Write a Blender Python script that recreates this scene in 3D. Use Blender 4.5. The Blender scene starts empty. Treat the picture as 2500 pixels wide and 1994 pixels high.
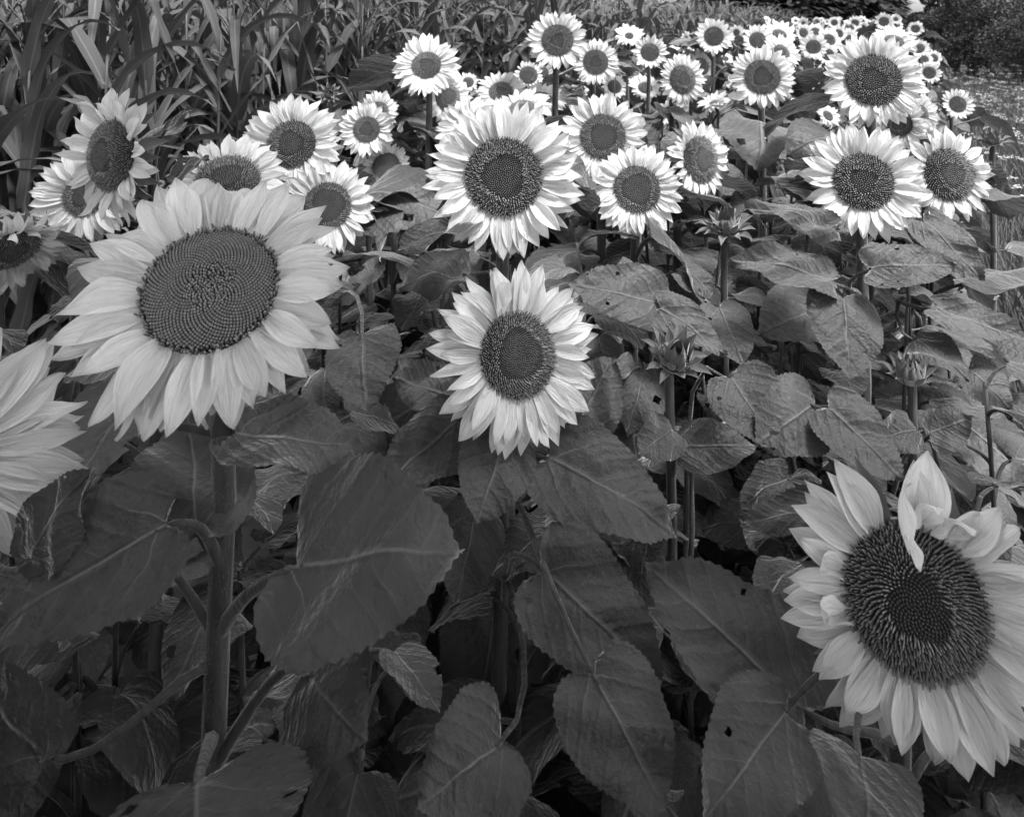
import bpy, math, random
import numpy as np
from mathutils import Vector, Matrix
R = math.radians
rng = random.Random(7)
nr = np.random.RandomState(11)

# ------------------------------------------------------------------ camera, sky, sun, exposure
SC = bpy.context.scene
COL = SC.collection
F = 1786.0           # focal length in photo pixels (2500 wide)
CX, VH = 1250.0, 52.0  # principal column, horizon row
EYE = 2.0
cam_d = bpy.data.cameras.new('camera')
cam = bpy.data.objects.new('camera', cam_d)
COL.objects.link(cam)
cam.location = (0, 0, EYE)
cam.rotation_euler = (R(90), 0, 0)
cam_d.sensor_width = 36.0
cam_d.lens = F / 2500.0 * 36.0
cam_d.shift_y = -(997.0 - VH) / 2500.0      # view camera with a falling front: verticals stay parallel
cam_d.clip_start = 0.02
cam_d.clip_end = 3000.0
cam_d.dof.use_dof = True
cam_d.dof.focus_distance = 1.35
cam_d.dof.aperture_fstop = 9.5
SC.camera = cam

SUN_EL, SUN_AZ = R(64), R(140)     # azimuth measured clockwise from +Y
world = bpy.data.worlds.new('World')
SC.world = world
world.use_nodes = True
wn = world.node_tree
wn.nodes.clear()
sky = wn.nodes.new('ShaderNodeTexSky')
sky.sky_type = 'NISHITA'
sky.sun_disc = False
sky.sun_elevation = SUN_EL
sky.sun_rotation = SUN_AZ
sky.dust_density = 3.0
bw = wn.nodes.new('ShaderNodeRGBToBW')      # black and white film
bg = wn.nodes.new('ShaderNodeBackground')
bg.inputs['Strength'].default_value = 0.08
wo = wn.nodes.new('ShaderNodeOutputWorld')
wn.links.new(sky.outputs[0], bw.inputs[0])
wn.links.new(bw.outputs[0], bg.inputs['Color'])
wn.links.new(bg.outputs[0], wo.inputs['Surface'])
sun_d = bpy.data.lights.new('sun', 'SUN')
sun_d.energy = 1.15
sun_d.angle = R(14)
sun = bpy.data.objects.new('sun', sun_d)
COL.objects.link(sun)
sdir = Vector((math.sin(SUN_AZ) * math.cos(SUN_EL), math.cos(SUN_AZ) * math.cos(SUN_EL), math.sin(SUN_EL)))
sun.rotation_euler = sdir.to_track_quat('Z', 'Y').to_euler()
sun.location = (0, 0, 30)
SC.view_settings.view_transform = 'Standard'
SC.view_settings.look = 'None'
SC.view_settings.exposure = 2.8
SC.view_settings.gamma = 1.0
SC.render.engine = 'CYCLES'
SC.cycles.use_denoising = True
SC.cycles.use_adaptive_sampling = True
SC.cycles.adaptive_threshold = .015
SC.cycles.max_bounces = 4
SC.cycles.diffuse_bounces = 2
SC.cycles.transmission_bounces = 4
SC.cycles.transparent_max_bounces = 4

# ------------------------------------------------------------------ helpers
K = 1.1596   # from the 2156-wide view of the photograph to its 2500-wide pixels

def hill(p, s=10.0):
    """the cornfield climbs gently away from the strip"""
    return .115 * np.maximum(0, -np.asarray(p, dtype=float) - 3.0) ** 1.0 * np.clip(1.15 - np.asarray(s, dtype=float) / 60, .3, 1)

def P(u, v, d):
    return Vector(((u - CX) / F * d, d, EYE - (v - VH) / F * d))

def proj(p):
    d = max(p[1], 1e-3)
    return CX + p[0] / d * F, VH + (EYE - p[2]) / d * F, d

SD = R(26.6)   # heading of the strip of sunflowers
def strip(p, s, z=0.0):
    """p metres right of the camera's line along the strip, s metres along it."""
    return Vector((p * math.cos(SD) + s * math.sin(SD), -p * math.sin(SD) + s * math.cos(SD), z))

def to_strip(x, y):
    return x * math.cos(SD) - y * math.sin(SD), x * math.sin(SD) + y * math.cos(SD)

def new_mesh(name, verts, faces, mat=None, uv=None, tone=None, smooth=True):
    """faces: (n,4) or (n,3) int array, or a list of such arrays."""
    me = bpy.data.meshes.new(name)
    if not isinstance(faces, list):
        faces = [faces]
    faces = [np.asarray(f, dtype=np.int32) for f in faces if len(f)]
    verts = np.asarray(verts, dtype=np.float32)
    me.vertices.add(len(verts))
    me.vertices.foreach_set('co', verts.ravel())
    loops = np.concatenate([f.ravel() for f in faces])
    sizes = np.concatenate([np.full(len(f), f.shape[1], dtype=np.int32) for f in faces])
    starts = np.concatenate([[0], np.cumsum(sizes)[:-1]]).astype(np.int32)
    me.loops.add(len(loops))
    me.loops.foreach_set('vertex_index', loops)
    me.polygons.add(len(sizes))
    me.polygons.foreach_set('loop_start', starts)
    try:
        me.polygons.foreach_set('loop_total', sizes)
    except Exception:
        pass
    if smooth:
        me.polygons.foreach_set('use_smooth', np.ones(len(sizes), dtype=bool))
    if uv is not None:
        layer = me.uv_layers.new(name='UVMap')
        layer.data.foreach_set('uv', np.asarray(uv, dtype=np.float32)[loops].ravel())
    if tone is not None:
        at = me.attributes.new('tone', 'FLOAT', 'POINT')
        at.data.foreach_set('value', np.asarray(tone, dtype=np.float32))
    if mat is not None:
        me.materials.append(mat)
    me.update(calc_edges=True)
    me.validate()
    return me

def grid_faces(nr_, nc_, off=0, wrap=False):
    i = np.arange(nr_ - 1)[:, None]
    j = np.arange(nc_ if wrap else nc_ - 1)[None, :]
    jn = (j + 1) % nc_
    a = i * nc_ + j
    b = i * nc_ + jn
    c = (i + 1) * nc_ + jn
    d = (i + 1) * nc_ + j
    return (np.stack([a, b, c, d], -1).reshape(-1, 4) + off)

def tube(points, radii, sides=6, cap=True):
    pts = np.array([tuple(p) for p in points], dtype=float)
    n = len(pts)
    tan = np.gradient(pts, axis=0)
    tan /= np.linalg.norm(tan, axis=1)[:, None] + 1e-9
    ref = np.array([0.31, 0.87, 0.12]) if abs(tan[0][2]) > .5 else np.array([.1, .2, 1.0])
    vs = []
    for i in range(n):
        a = np.cross(tan[i], ref); a /= np.linalg.norm(a) + 1e-9
        b = np.cross(tan[i], a)
        ang = np.linspace(0, 2 * np.pi, sides, endpoint=False)
        vs.append(pts[i] + radii[i] * (np.cos(ang)[:, None] * a + np.sin(ang)[:, None] * b))
    v = np.concatenate(vs)
    f = grid_faces(n, sides, wrap=True)
    if cap:
        v = np.concatenate([v, pts[-1:]])
        k = (n - 1) * sides
        tri = np.array([[k + i, k + (i + 1) % sides, len(v) - 1] for i in range(sides)])
        return v, [f, tri]
    return v, [f]

def bez(p0, p1, p2, p3, n):
    out = []
    for i in range(n):
        t = i / (n - 1)
        a = (1 - t)
        out.append(Vector(p0) * a**3 + Vector(p1) * (3*a*a*t) + Vector(p2) * (3*a*t*t) + Vector(p3) * t**3)
    return out

class Joiner:
    def __init__(s):
        s.v = []; s.q = []; s.t = []; s.uv = []; s.tone = []; s.n = 0
    def add(s, v, faces, uv=None, tone=None):
        v = np.asarray(v)
        for f in (faces if isinstance(faces, list) else [faces]):
            f = np.asarray(f)
            (s.q if f.shape[1] == 4 else s.t).append(f + s.n)
        s.v.append(v); s.n += len(v)
        s.uv.append(uv if uv is not None else np.zeros((len(v), 2)))
        s.tone.append(np.full(len(v), tone) if np.isscalar(tone) else (tone if tone is not None else np.ones(len(v))))
    def mesh(s, name, mat, smooth=True):
        fs = []
        if s.q: fs.append(np.concatenate(s.q))
        if s.t: fs.append(np.concatenate(s.t))
        return new_mesh(name, np.concatenate(s.v), fs, mat, np.concatenate(s.uv), np.concatenate(s.tone), smooth)

def thing(name, loc, label, cat, group=None):
    o = bpy.data.objects.new(name, None)
    o.empty_display_size = 0.1
    COL.objects.link(o)
    o.location = loc
    o['label'] = label; o['category'] = cat
    if group: o['group'] = group
    return o, Matrix.Translation(loc)

def part(name, me, parent, pw, M=None, kind=None, label=None):
    """child object: M is its world matrix, pw the parent's world matrix."""
    o = bpy.data.objects.new(name, me)
    COL.objects.link(o)
    o.parent = parent
    o.matrix_parent_inverse = pw.inverted()
    if M is not None:
        o.matrix_basis = M
    if kind: o['kind'] = kind
    if label: o['label'] = label
    return o

def solo(name, me, label=None, cat=None, kind=None, group=None, M=None):
    o = bpy.data.objects.new(name, me)
    COL.objects.link(o)
    if M is not None: o.matrix_basis = M
    if label: o['label'] = label
    if cat: o['category'] = cat
    if kind: o['kind'] = kind
    if group: o['group'] = group
    return o

def frame(y, hint):
    """rotation with local Y along y and local Z as near to hint as possible."""
    y = Vector(y).normalized()
    h = Vector(hint)
    z = h - y * h.dot(y)
    if z.length < 1e-4:
        z = Vector((0.3, 0.1, 1)) - y * Vector((0.3, 0.1, 1)).dot(y)
    z.normalize()
    x = y.cross(z)
    return Matrix((x, y, z)).transposed()

def trs(loc, rot3, sc=(1, 1, 1)):
    if not hasattr(sc, '__len__'): sc = (sc, sc, sc)
    return Matrix.Translation(loc) @ rot3.to_4x4() @ Matrix.Diagonal((sc[0], sc[1], sc[2], 1))

# ------------------------------------------------------------------ materials (black and white film: greys)
class NT:
    def __init__(s, name):
        s.m = bpy.data.materials.new(name)
        s.m.use_nodes = True
        s.t = s.m.node_tree
        s.t.nodes.clear()
        s.out = s.t.nodes.new('ShaderNodeOutputMaterial')
    def n(s, typ, **kw):
        nd = s.t.nodes.new(typ)
        for k, v in kw.items(): setattr(nd, k, v)
        return nd
    def set(s, sock, v):
        if isinstance(v, bpy.types.NodeSocket): s.t.links.new(v, sock)
        elif sock.type == 'RGBA' and not hasattr(v, '__len__'): sock.default_value = (v, v, v, 1)
        else: sock.default_value = v
    def math(s, op, a, b=0.0, c=0.0, clamp=False):
        nd = s.n('ShaderNodeMath', operation=op, use_clamp=clamp)
        s.set(nd.inputs[0], a); s.set(nd.inputs[1], b); s.set(nd.inputs[2], c)
        return nd.outputs[0]
    def ramp(s, v, a, b, c=0.0, d=1.0):
        nd = s.n('ShaderNodeMapRange', interpolation_type='SMOOTHSTEP')
        s.set(nd.inputs[0], v)
        for i, x in enumerate((a, b, c, d)): s.set(nd.inputs[1 + i], x)
        return nd.outputs[0]
    def noise(s, vec, scale, detail=2.0, rough=.5):
        nd = s.n('ShaderNodeTexNoise')
        s.t.links.new(vec, nd.inputs['Vector'])
        nd.inputs['Scale'].default_value = scale
        nd.inputs['Detail'].default_value = detail
        nd.inputs['Roughness'].default_value = rough
        return nd.outputs[0]
    def bump(s, h, strength, dist):
        nd = s.n('ShaderNodeBump')
        nd.inputs['Strength'].default_value = strength
        nd.inputs['Distance'].default_value = dist
        s.t.links.new(h, nd.inputs['Height'])
        return nd.outputs[0]
    def surf(s, col, rough=.6, spec=.3, normal=None, sheen=0.0, trans=0.0, tcol=None):
        b = s.n('ShaderNodeBsdfPrincipled')
        s.set(b.inputs['Base Color'], col)
        s.set(b.inputs['Roughness'], rough)
        b.inputs['Specular IOR Level'].default_value = spec
        b.inputs['Sheen Weight'].default_value = sheen
        b.inputs['Sheen Roughness'].default_value = .4
        if normal is not None: s.t.links.new(normal, b.inputs['Normal'])
        sh = b.outputs[0]
        if trans > 0:
            t = s.n('ShaderNodeBsdfTranslucent')
            s.set(t.inputs['Color'], tcol if tcol is not None else col)
            if normal is not None: s.t.links.new(normal, t.inputs['Normal'])
            mx = s.n('ShaderNodeMixShader')
            mx.inputs[0].default_value = trans
            s.t.links.new(sh, mx.inputs[1]); s.t.links.new(t.outputs[0], mx.inputs[2])
            sh = mx.outputs[0]
        s.t.links.new(sh, s.out.inputs['Surface'])
        return s.m
    def rand(s, lo, hi):
        o = s.n('ShaderNodeObjectInfo')
        return s.math('MULTIPLY_ADD', o.outputs['Random'], hi - lo, lo)

def leaf_material(name, base, vein, sheen):
    m = NT(name)
    uv = m.n('ShaderNodeUVMap').outputs[0]
    sp = m.n('ShaderNodeSeparateXYZ')
    m.t.links.new(uv, sp.inputs[0])
    oi = m.n('ShaderNodeObjectInfo')
    off = m.n('ShaderNodeVectorMath', operation='ADD')       # every leaf its own pattern
    cx = m.n('ShaderNodeCombineXYZ')
    m.set(cx.inputs[2], m.math('MULTIPLY', oi.outputs['Random'], 40.0))
    m.t.links.new(uv, off.inputs[0]); m.t.links.new(cx.outputs[0], off.inputs[1])
    pv = off.outputs[0]
    wob = m.math('MULTIPLY_ADD', m.noise(pv, 4.0, 2), .13, -.065)
    au = m.math('ABSOLUTE', m.math('ADD', sp.outputs[0], m.math('MULTIPLY', wob, .2)))
    v = m.math('ADD', sp.outputs[1], wob)
    side = m.math('MULTIPLY', m.math('SIGN', sp.outputs[0]), .03)
    q = m.math('SUBTRACT', m.math('ADD', v, side), m.math('MULTIPLY', au, .85))
    q = m.math('SUBTRACT', q, m.math('MULTIPLY', m.math('MULTIPLY', au, au), .9))
    dv = m.math('PINGPONG', m.math('ADD', q, 1.8), .09)
    mid = m.ramp(au, .003, .012, 1, 0)
    lat = m.ramp(dv, .001, .010, 1, 0)
    basal = m.ramp(m.math('ABSOLUTE', q), .03, .07, .9, .3)
    lat = m.math('MULTIPLY', lat, m.math('MULTIPLY', basal, m.ramp(au, .06, .34, 1.0, 0)))
    vm = m.math('MAXIMUM', m.math('MULTIPLY', mid, m.ramp(v, .4, 1.0, 1, .25)), lat)
    mot = m.noise(pv, 12.0, 3, .6)
    c = m.math('MULTIPLY_ADD', m.math('ADD', m.noise(pv, 3.0, 3, .6), -.5), base * 1.1, base)
    spot = m.ramp(m.noise(pv, 21.0, 1), .72, .78, 0, .7)         # small dry specks
    mx0 = m.n('ShaderNodeMix', data_type='FLOAT')
    m.set(mx0.inputs[0], spot); m.set(mx0.inputs[2], c); mx0.inputs[3].default_value = base * 2.2
    mx = m.n('ShaderNodeMix', data_type='FLOAT')
    m.set(mx.inputs[0], vm); m.set(mx.inputs[2], mx0.outputs[0]); mx.inputs[3].default_value = vein
    c = m.math('MULTIPLY', mx.outputs[0], m.math('MULTIPLY_ADD', oi.outputs['Random'], .6, .7))
    h = m.math('MULTIPLY', m.ramp(dv, 0, .05, 0, 1), .14)
    h = m.math('ADD', h, m.math('MULTIPLY', m.ramp(au, .0, .03, 0, 1), .3))
    h = m.math('MULTIPLY_ADD', mot, .8, h)
    nrm = m.bump(h, .55, .013)
    cc = m.n('ShaderNodeCombineColor')
    for i in range(3): m.t.links.new(c, cc.inputs[i])
    return m.surf(cc.outputs[0], .55, .4, nrm, sheen, .15, .09)

M_leaf = leaf_material('sunflower_leaf', .036, .11, .72)

def petal_material(name, base):
    m = NT(name)
    uv = m.n('ShaderNodeUVMap').outputs[0]
    mp = m.n('ShaderNodeMapping')
    m.t.links.new(uv, mp.inputs[0]); mp.inputs['Scale'].default_value = (34, 2.0, 1)
    st = m.noise(mp.outputs[0], 1.0, 3, .55)
    mp2 = m.n('ShaderNodeMapping')
    m.t.links.new(uv, mp2.inputs[0]); mp2.inputs['Scale'].default_value = (12, 1.0, 1)
    st2 = m.noise(mp2.outputs[0], 1.0, 1)
    c = m.math('MULTIPLY_ADD', m.math('ADD', st, -.5), base * .42, base)
    sx = m.n('ShaderNodeSeparateXYZ'); m.t.links.new(uv, sx.inputs[0])
    dry = m.math('MULTIPLY', m.ramp(sx.outputs[1], .84, 1.0), m.ramp(st2, .45, .65))
    c = m.math('MULTIPLY', c, m.math('MULTIPLY_ADD', dry, -.45, 1.0))
    c = m.math('MULTIPLY', c, m.rand(.82, 1.05))
    cc = m.n('ShaderNodeCombineColor')
    for i in range(3): m.t.links.new(c, cc.inputs[i])
    h = m.math('ADD', st, st2)
    nrm = m.bump(h, .8, .008)
    return m.surf(cc.outputs[0], .6, .15, nrm, .1, .38)
M_petal = petal_material('ray_petal', .82)

def tone_material(name, lo, hi, rough=.8, noise=0.4, spec=.15, scale=300):
    m = NT(name)
    at = m.n('ShaderNodeAttribute', attribute_name='tone')
    obj = m.n('ShaderNodeTexCoord').outputs['Object']
    ns = m.noise(obj, scale, 2)
    c = m.math('MULTIPLY_ADD', at.outputs['Fac'], hi - lo, lo)
    c = m.math('MULTIPLY', c, m.math('MULTIPLY_ADD', ns, noise * 2, 1 - noise))
    cc = m.n('ShaderNodeCombineColor')
    for i in range(3): m.t.links.new(c, cc.inputs[i])
    return m.surf(cc.outputs[0], rough, spec)
M_disc = tone_material('disc_florets', .045, .42)
M_disc_base = tone_material('disc_bed', .02, .05)

def plain(name, base, scale=60, amt=.3, rough=.6, spec=.25, sheen=0.0, trans=0.0, bump=.0, stretch=None):
    m = NT(name)
    obj = m.n('ShaderNodeTexCoord').outputs['Object']
    if stretch:
        mp = m.n('ShaderNodeMapping'); m.t.links.new(obj, mp.inputs[0]); mp.inputs['Scale'].default_value = stretch
        obj = mp.outputs[0]
    ns = m.noise(obj, scale, 3)
    c = m.math('MULTIPLY_ADD', m.math('ADD', ns, -.5), base * amt * 2, base)
    c = m.math('MULTIPLY', c, m.rand(.85, 1.15))
    cc = m.n('ShaderNodeCombineColor')
    for i in range(3): m.t.links.new(c, cc.inputs[i])
    nrm = m.bump(ns, bump, .01) if bump else None
    return m.surf(cc.outputs[0], rough, spec, nrm, sheen, trans)
M_stem = plain('hairy_stem', .055, 90, .6, .8, .1, .3, 0, .5, (1, 1, .25))
M_bract = plain('bract', .11, 60, .3, .6, .2, .5, .1)
M_soil = plain('soil', .018, 9, .5, .95, .05, bump=.8)
M_corn_stalk = plain('corn_stalk', .06, 30, .3, .5, .3, stretch=(1, 1, .1))
M_tassel = plain('corn_tassel', .07, 90, .4, .8, .1)
M_bark = plain('bark', .10, 14, .5, .95, .05, bump=.7, stretch=(1, 1, .25))
M_needle = plain('needles', .03, 2, .5, .8, .1, trans=.05)
M_bush = plain('bush_leaf', .055, 1.5, .5, .6, .2, trans=.1)
M_grass = plain('grass', .10, 1.2, .5, .7, .15, trans=.15)
M_umbel = plain('umbel', .65, 3, .2, .8, .1, trans=.2)
M_ground = plain('meadow_ground', .05, 3, .5, .95, .05, bump=.5)

def corn_material():
    m = NT('corn_leaf')
    uv = m.n('ShaderNodeUVMap').outputs[0]
    sp = m.n('ShaderNodeSeparateXYZ'); m.t.links.new(uv, sp.inputs[0])
    mid = m.ramp(m.math('ABSOLUTE', sp.outputs[0]), .06, .16, 1, 0)
    mp = m.n('ShaderNodeMapping'); m.t.links.new(uv, mp.inputs[0]); mp.inputs['Scale'].default_value = (9, .8, 1)
    st = m.noise(mp.outputs[0], 1.0, 2)
    c = m.math('MULTIPLY_ADD', m.math('ADD', st, -.5), .035, .06)
    c = m.math('MULTIPLY_ADD', mid, .04, c)
    c = m.math('MULTIPLY', c, m.rand(.75, 1.25))
    cc = m.n('ShaderNodeCombineColor')
    for i in range(3): m.t.links.new(c, cc.inputs[i])
    return m.surf(cc.outputs[0], .65, .2, m.bump(st, .25, .01), .1, .15)
M_corn = corn_material()

# ------------------------------------------------------------------ ground
def ground():
    xs = np.concatenate([np.linspace(-900, -40, 12), np.linspace(-30, 60, 130), np.linspace(70, 900, 12)])
    ys = np.concatenate([np.linspace(-300, -12, 8), np.linspace(-8, 60, 100), np.linspace(70, 1800, 14)])
    X, Y = np.meshgrid(xs, ys)
    Z = .03 * np.sin(X * 1.7 + 1) * np.sin(Y * 1.3) + .02 * np.sin(X * 3.1 + Y * 2.3)
    Pp = X * math.cos(SD) - Y * math.sin(SD); Ss = X * math.sin(SD) + Y * math.cos(SD)
    Z = Z + np.minimum(hill(Pp, Ss), 4.0)
    v = np.stack([X, Y, Z], -1).reshape(-1, 3)
    solo('ground', new_mesh('ground', v, grid_faces(len(ys), len(xs)), M_soil), kind='structure')
ground()

# ------------------------------------------------------------------ leaf, petal and disc meshes
OUT = np.array([(0, 0), (.07, -.065), (.16, -.105), (.27, -.10), (.365, -.03), (.425, .09), (.445, .22), (.43, .36), (.385, .51),
                (.325, .66), (.24, .80), (.13, .915), (.045, .98), (0, 1.03)])
def spline(pts, n):
    """Catmull-Rom through pts, resampled evenly to n points."""
    p = np.concatenate([pts[:1] * 2 - pts[1:2], pts, pts[-1:] * 2 - pts[-2:-1]])
    o = []
    for i in range(1, len(p) - 2):
        for t in np.linspace(0, 1, 12, endpoint=False):
            o.append(.5 * (2*p[i] + (p[i+1]-p[i-1])*t + (2*p[i-1]-5*p[i]+4*p[i+1]-p[i+2])*t*t + (3*p[i]-p[i-1]-3*p[i+1]+p[i+2])*t**3))
    o.append(p[-2]); o = np.array(o)
    L = np.concatenate([[0], np.cumsum(np.linalg.norm(np.diff(o, axis=0), axis=1))]); L /= L[-1]
    q = np.linspace(0, 1, n)
    return np.stack([np.interp(q, L, o[:, 0]), np.interp(q, L, o[:, 1])], -1)

def leaf_mesh(name, seed, rows=30, cols=11, bend=.7, fold=.15, wave=.03, quilt=.012, twist=.0, hw=.39, teeth=.015):
    r = np.random.RandomState(seed)
    s = np.linspace(0, 1, rows)
    t = np.linspace(-1, 1, cols)
    side = []
    for sg in (-1, 1):
        o = OUT.copy()
        o[2:-2] += r.uniform(-.014, .014, (len(o) - 4, 2))
        m = spline(o, rows)
        m[:, 0] *= (hw / .44) * (1 + .06 * r.uniform(-1, 1))
        nrm_ = np.gradient(m, axis=0); nrm_ = np.stack([nrm_[:, 1], -nrm_[:, 0]], -1)
        nrm_ /= np.linalg.norm(nrm_, axis=1)[:, None] + 1e-9
        m[1:-1] += nrm_[1:-1] * ((np.arange(rows) % 2) * 2 - 1)[1:-1, None] * teeth * .5 * r.uniform(.5, 1.3, (rows - 2, 1))
        side.append(m)
    S, T = np.meshgrid(s, t, indexing='ij')
    a = np.abs(T)
    ymid = s ** 1.45
    Mx = np.where(T < 0, side[0][:, 0:1], side[1][:, 0:1]); My = np.where(T < 0, side[0][:, 1:2], side[1][:, 1:2])
    X = T * Mx
    Y = ymid[:, None] * (1 - a) + My * a
    uv = np.stack([X, Y], -1).reshape(-1, 2).copy()
    ax = np.abs(X)
    Z = fold * ax * (1 + .8 * r.uniform(-1, 1) * np.sign(T)) - .9 * fold * ax ** 2
    q = (Y - .95 * ax - .8 * ax ** 2) / .156
    q = q + .22 * np.sin(X * 9 + Y * 5 + seed) + .15 * np.sin(Y * 17 + 2 * seed)
    Z = Z + quilt * (np.abs(np.sin(np.pi * q)) - .5) * np.minimum(1, ax / .08) * (.7 + 1.0 * np.sin(X * 7 + Y * 6 + seed) * np.sin(X * 4 - Y * 9 + 2 * seed))
    ph = r.uniform(0, 6.28, 8)
    edge = a ** 2.0
    sg = np.where(T > 0, 0.0, 2.1)
    Z = Z + wave * edge * (np.sin(S * 7 + ph[0] + sg) + .5 * np.sin(S * 15 + ph[1] + 2 * sg))
    Z = Z + wave * .6 * (np.sin(X * 8 + ph[2]) * np.sin(Y * 6 + ph[3]) + .5 * np.sin(X * 15 + ph[4] + Y * 11))
    Z = Z + .10 * r.uniform(-1, 1) * np.clip(Y - .7, 0, 1) ** 1.3
    tw = twist * Y
    X, Z = X * np.cos(tw) - Z * np.sin(tw), X * np.sin(tw) + Z * np.cos(tw)
    if abs(bend) > 1e-3:
        rad = 1.0 / bend
        th = Y * bend
        Y2 = rad * np.sin(th) + Z * np.sin(th)
        Z2 = -rad * (1 - np.cos(th)) + Z * np.cos(th)
        c, sn = math.cos(bend / 2), math.sin(bend / 2)
        Y, Z = Y2 * c - Z2 * sn, Y2 * sn + Z2 * c
    v = np.stack([X, Y, Z], -1).reshape(-1, 3)
    fc = grid_faces(rows, cols)[:, ::-1]
    keep = np.ones((rows - 1, cols - 1), dtype=bool)          # a few insect holes
    for k in range(r.randint(0, 5) if rows > 40 else r.randint(0, 3)):
        i0 = r.randint(4, rows - 5); j0 = r.choice([1, 2, 3, cols - 5, cols - 4, cols - 3]) if cols > 10 else r.choice([0, 1, cols - 3, cols - 2])
        keep[i0:i0 + r.randint(1, 3), j0:j0 + 1] = False
    return new_mesh(name, v, fc[keep.ravel()], M_leaf, uv)

LEAF = [leaf_mesh('leaf', 20 + i, 28, 9, bend=.35 + .11 * i, fold=.28 - .04 * i, quilt=(.008, .02, .012)[i % 3], wave=.04 + .01 * (i % 4),
                  twist=(-.5, .2, -.15, .5, 0, .35, -.3, .1, .6, -.6)[i % 10], hw=.42 + .014 * (i % 5)) for i in range(10)]

def a_noise(r, n):
    return r.uniform(-1, 1, n)

def petal_arrays(seed, rows=13, cols=9, curl=.3, cup=.25, twist=0.0, hw=.16, ridge=.012, tipc=0.0):
    r = np.random.RandomState(seed)
    s = np.linspace(0, 1, rows); t = np.linspace(-1, 1, cols)
    k0 = r.uniform(.42, .56)
    prof = np.where(s < k0, .50 + .50 * np.sin(np.pi / 2 * s / k0), np.clip(1 - ((s - k0) / (1 - k0)) ** r.uniform(1.5, 2.3), 0, 1) ** .95)
    prof[-1] = .02
    S, T = np.meshgrid(s, t, indexing='ij')
    X = T * hw * prof[:, None]
    X = X + .07 * r.uniform(-1, 1) * S ** 2
    X = X * (1 + .03 * a_noise(r, rows)[:, None] * np.abs(T) * S)
    Y = S.copy()
    Z = cup * (X ** 2) / hw - ridge * np.cos(T * np.pi * 2.2 + r.uniform(-.6, .6)) * np.sin(np.pi * S)
    Z = Z + .022 * np.sin(S * 6 + r.uniform(0, 6)) * T + .022 * np.sin(S * 10 + r.uniform(0, 6)) * T ** 2 * S
    tw = twist * S ** 1.5
    X, Z = X * np.cos(tw) - Z * np.sin(tw), X * np.sin(tw) + Z * np.cos(tw)
    # curl: accumulate the midline angle
    ang = curl * s + tipc * np.clip(s - .7, 0, 1) ** 2 * 11
    dy = np.concatenate([[0], np.cumsum(np.cos(ang[:-1]))]) / (rows - 1)
    dz = np.concatenate([[0], np.cumsum(np.sin(ang[:-1]))]) / (rows - 1)
    Yc = dy[:, None] - Z * np.sin(ang)[:, None]
    Zc = dz[:, None] + Z * np.cos(ang)[:, None]
    v = np.stack([X, Yc, Zc], -1).reshape(-1, 3)
    uv = np.stack([T * hw + seed * 1.7, S], -1).reshape(-1, 2)
    return v, grid_faces(rows, cols)[:, ::-1], uv

PET_P = []
for i in range(14):
    rr = random.Random(300 + i)
    PET_P.append(dict(seed=60 + i, curl=rr.uniform(-.55, .25), cup=rr.uniform(.2, 1.1), twist=rr.uniform(-.45, .45),
                      hw=rr.uniform(.135, .195), ridge=rr.uniform(.006, .018), tipc=rr.uniform(-.7, 1.3)))
PETAL = [new_mesh('petal', *petal_arrays(**p)[:2], M_petal, petal_arrays(**p)[2]) for p in PET_P]
PET_CURL = []    # strongly in-curled petals
for i in range(6):
    p = dict(seed=90 + i, curl=.5 + .22 * i, cup=1.0 + .2 * i, twist=(-.8, .7, -.3, 1.1, .2, -1.2)[i], hw=.13, ridge=.015, tipc=.8)
    a = petal_arrays(**p)
    PET_CURL.append(new_mesh('petal', a[0], a[1], M_petal, a[2]))

def bract_mesh(seed, curl):
    v, f, uv = petal_arrays(seed, 7, 5, curl=curl, cup=.8, hw=.2, ridge=.0, twist=.1 * (seed % 5 - 2))
    s = uv[:, 1]
    v[:, 0] *= np.where(s > .2, (1.12 - s) ** .9 * 1.35, 1.2)
    return new_mesh('bract', v, f, M_bract, uv)
BRACT = [bract_mesh(130 + i, (-.9, -.4, .2, .6)[i]) for i in range(4)]

def dome(rho, h, dim=.0):
    return h * (1 - rho ** 2) - dim * np.exp(-(rho / .28) ** 2)

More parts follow.
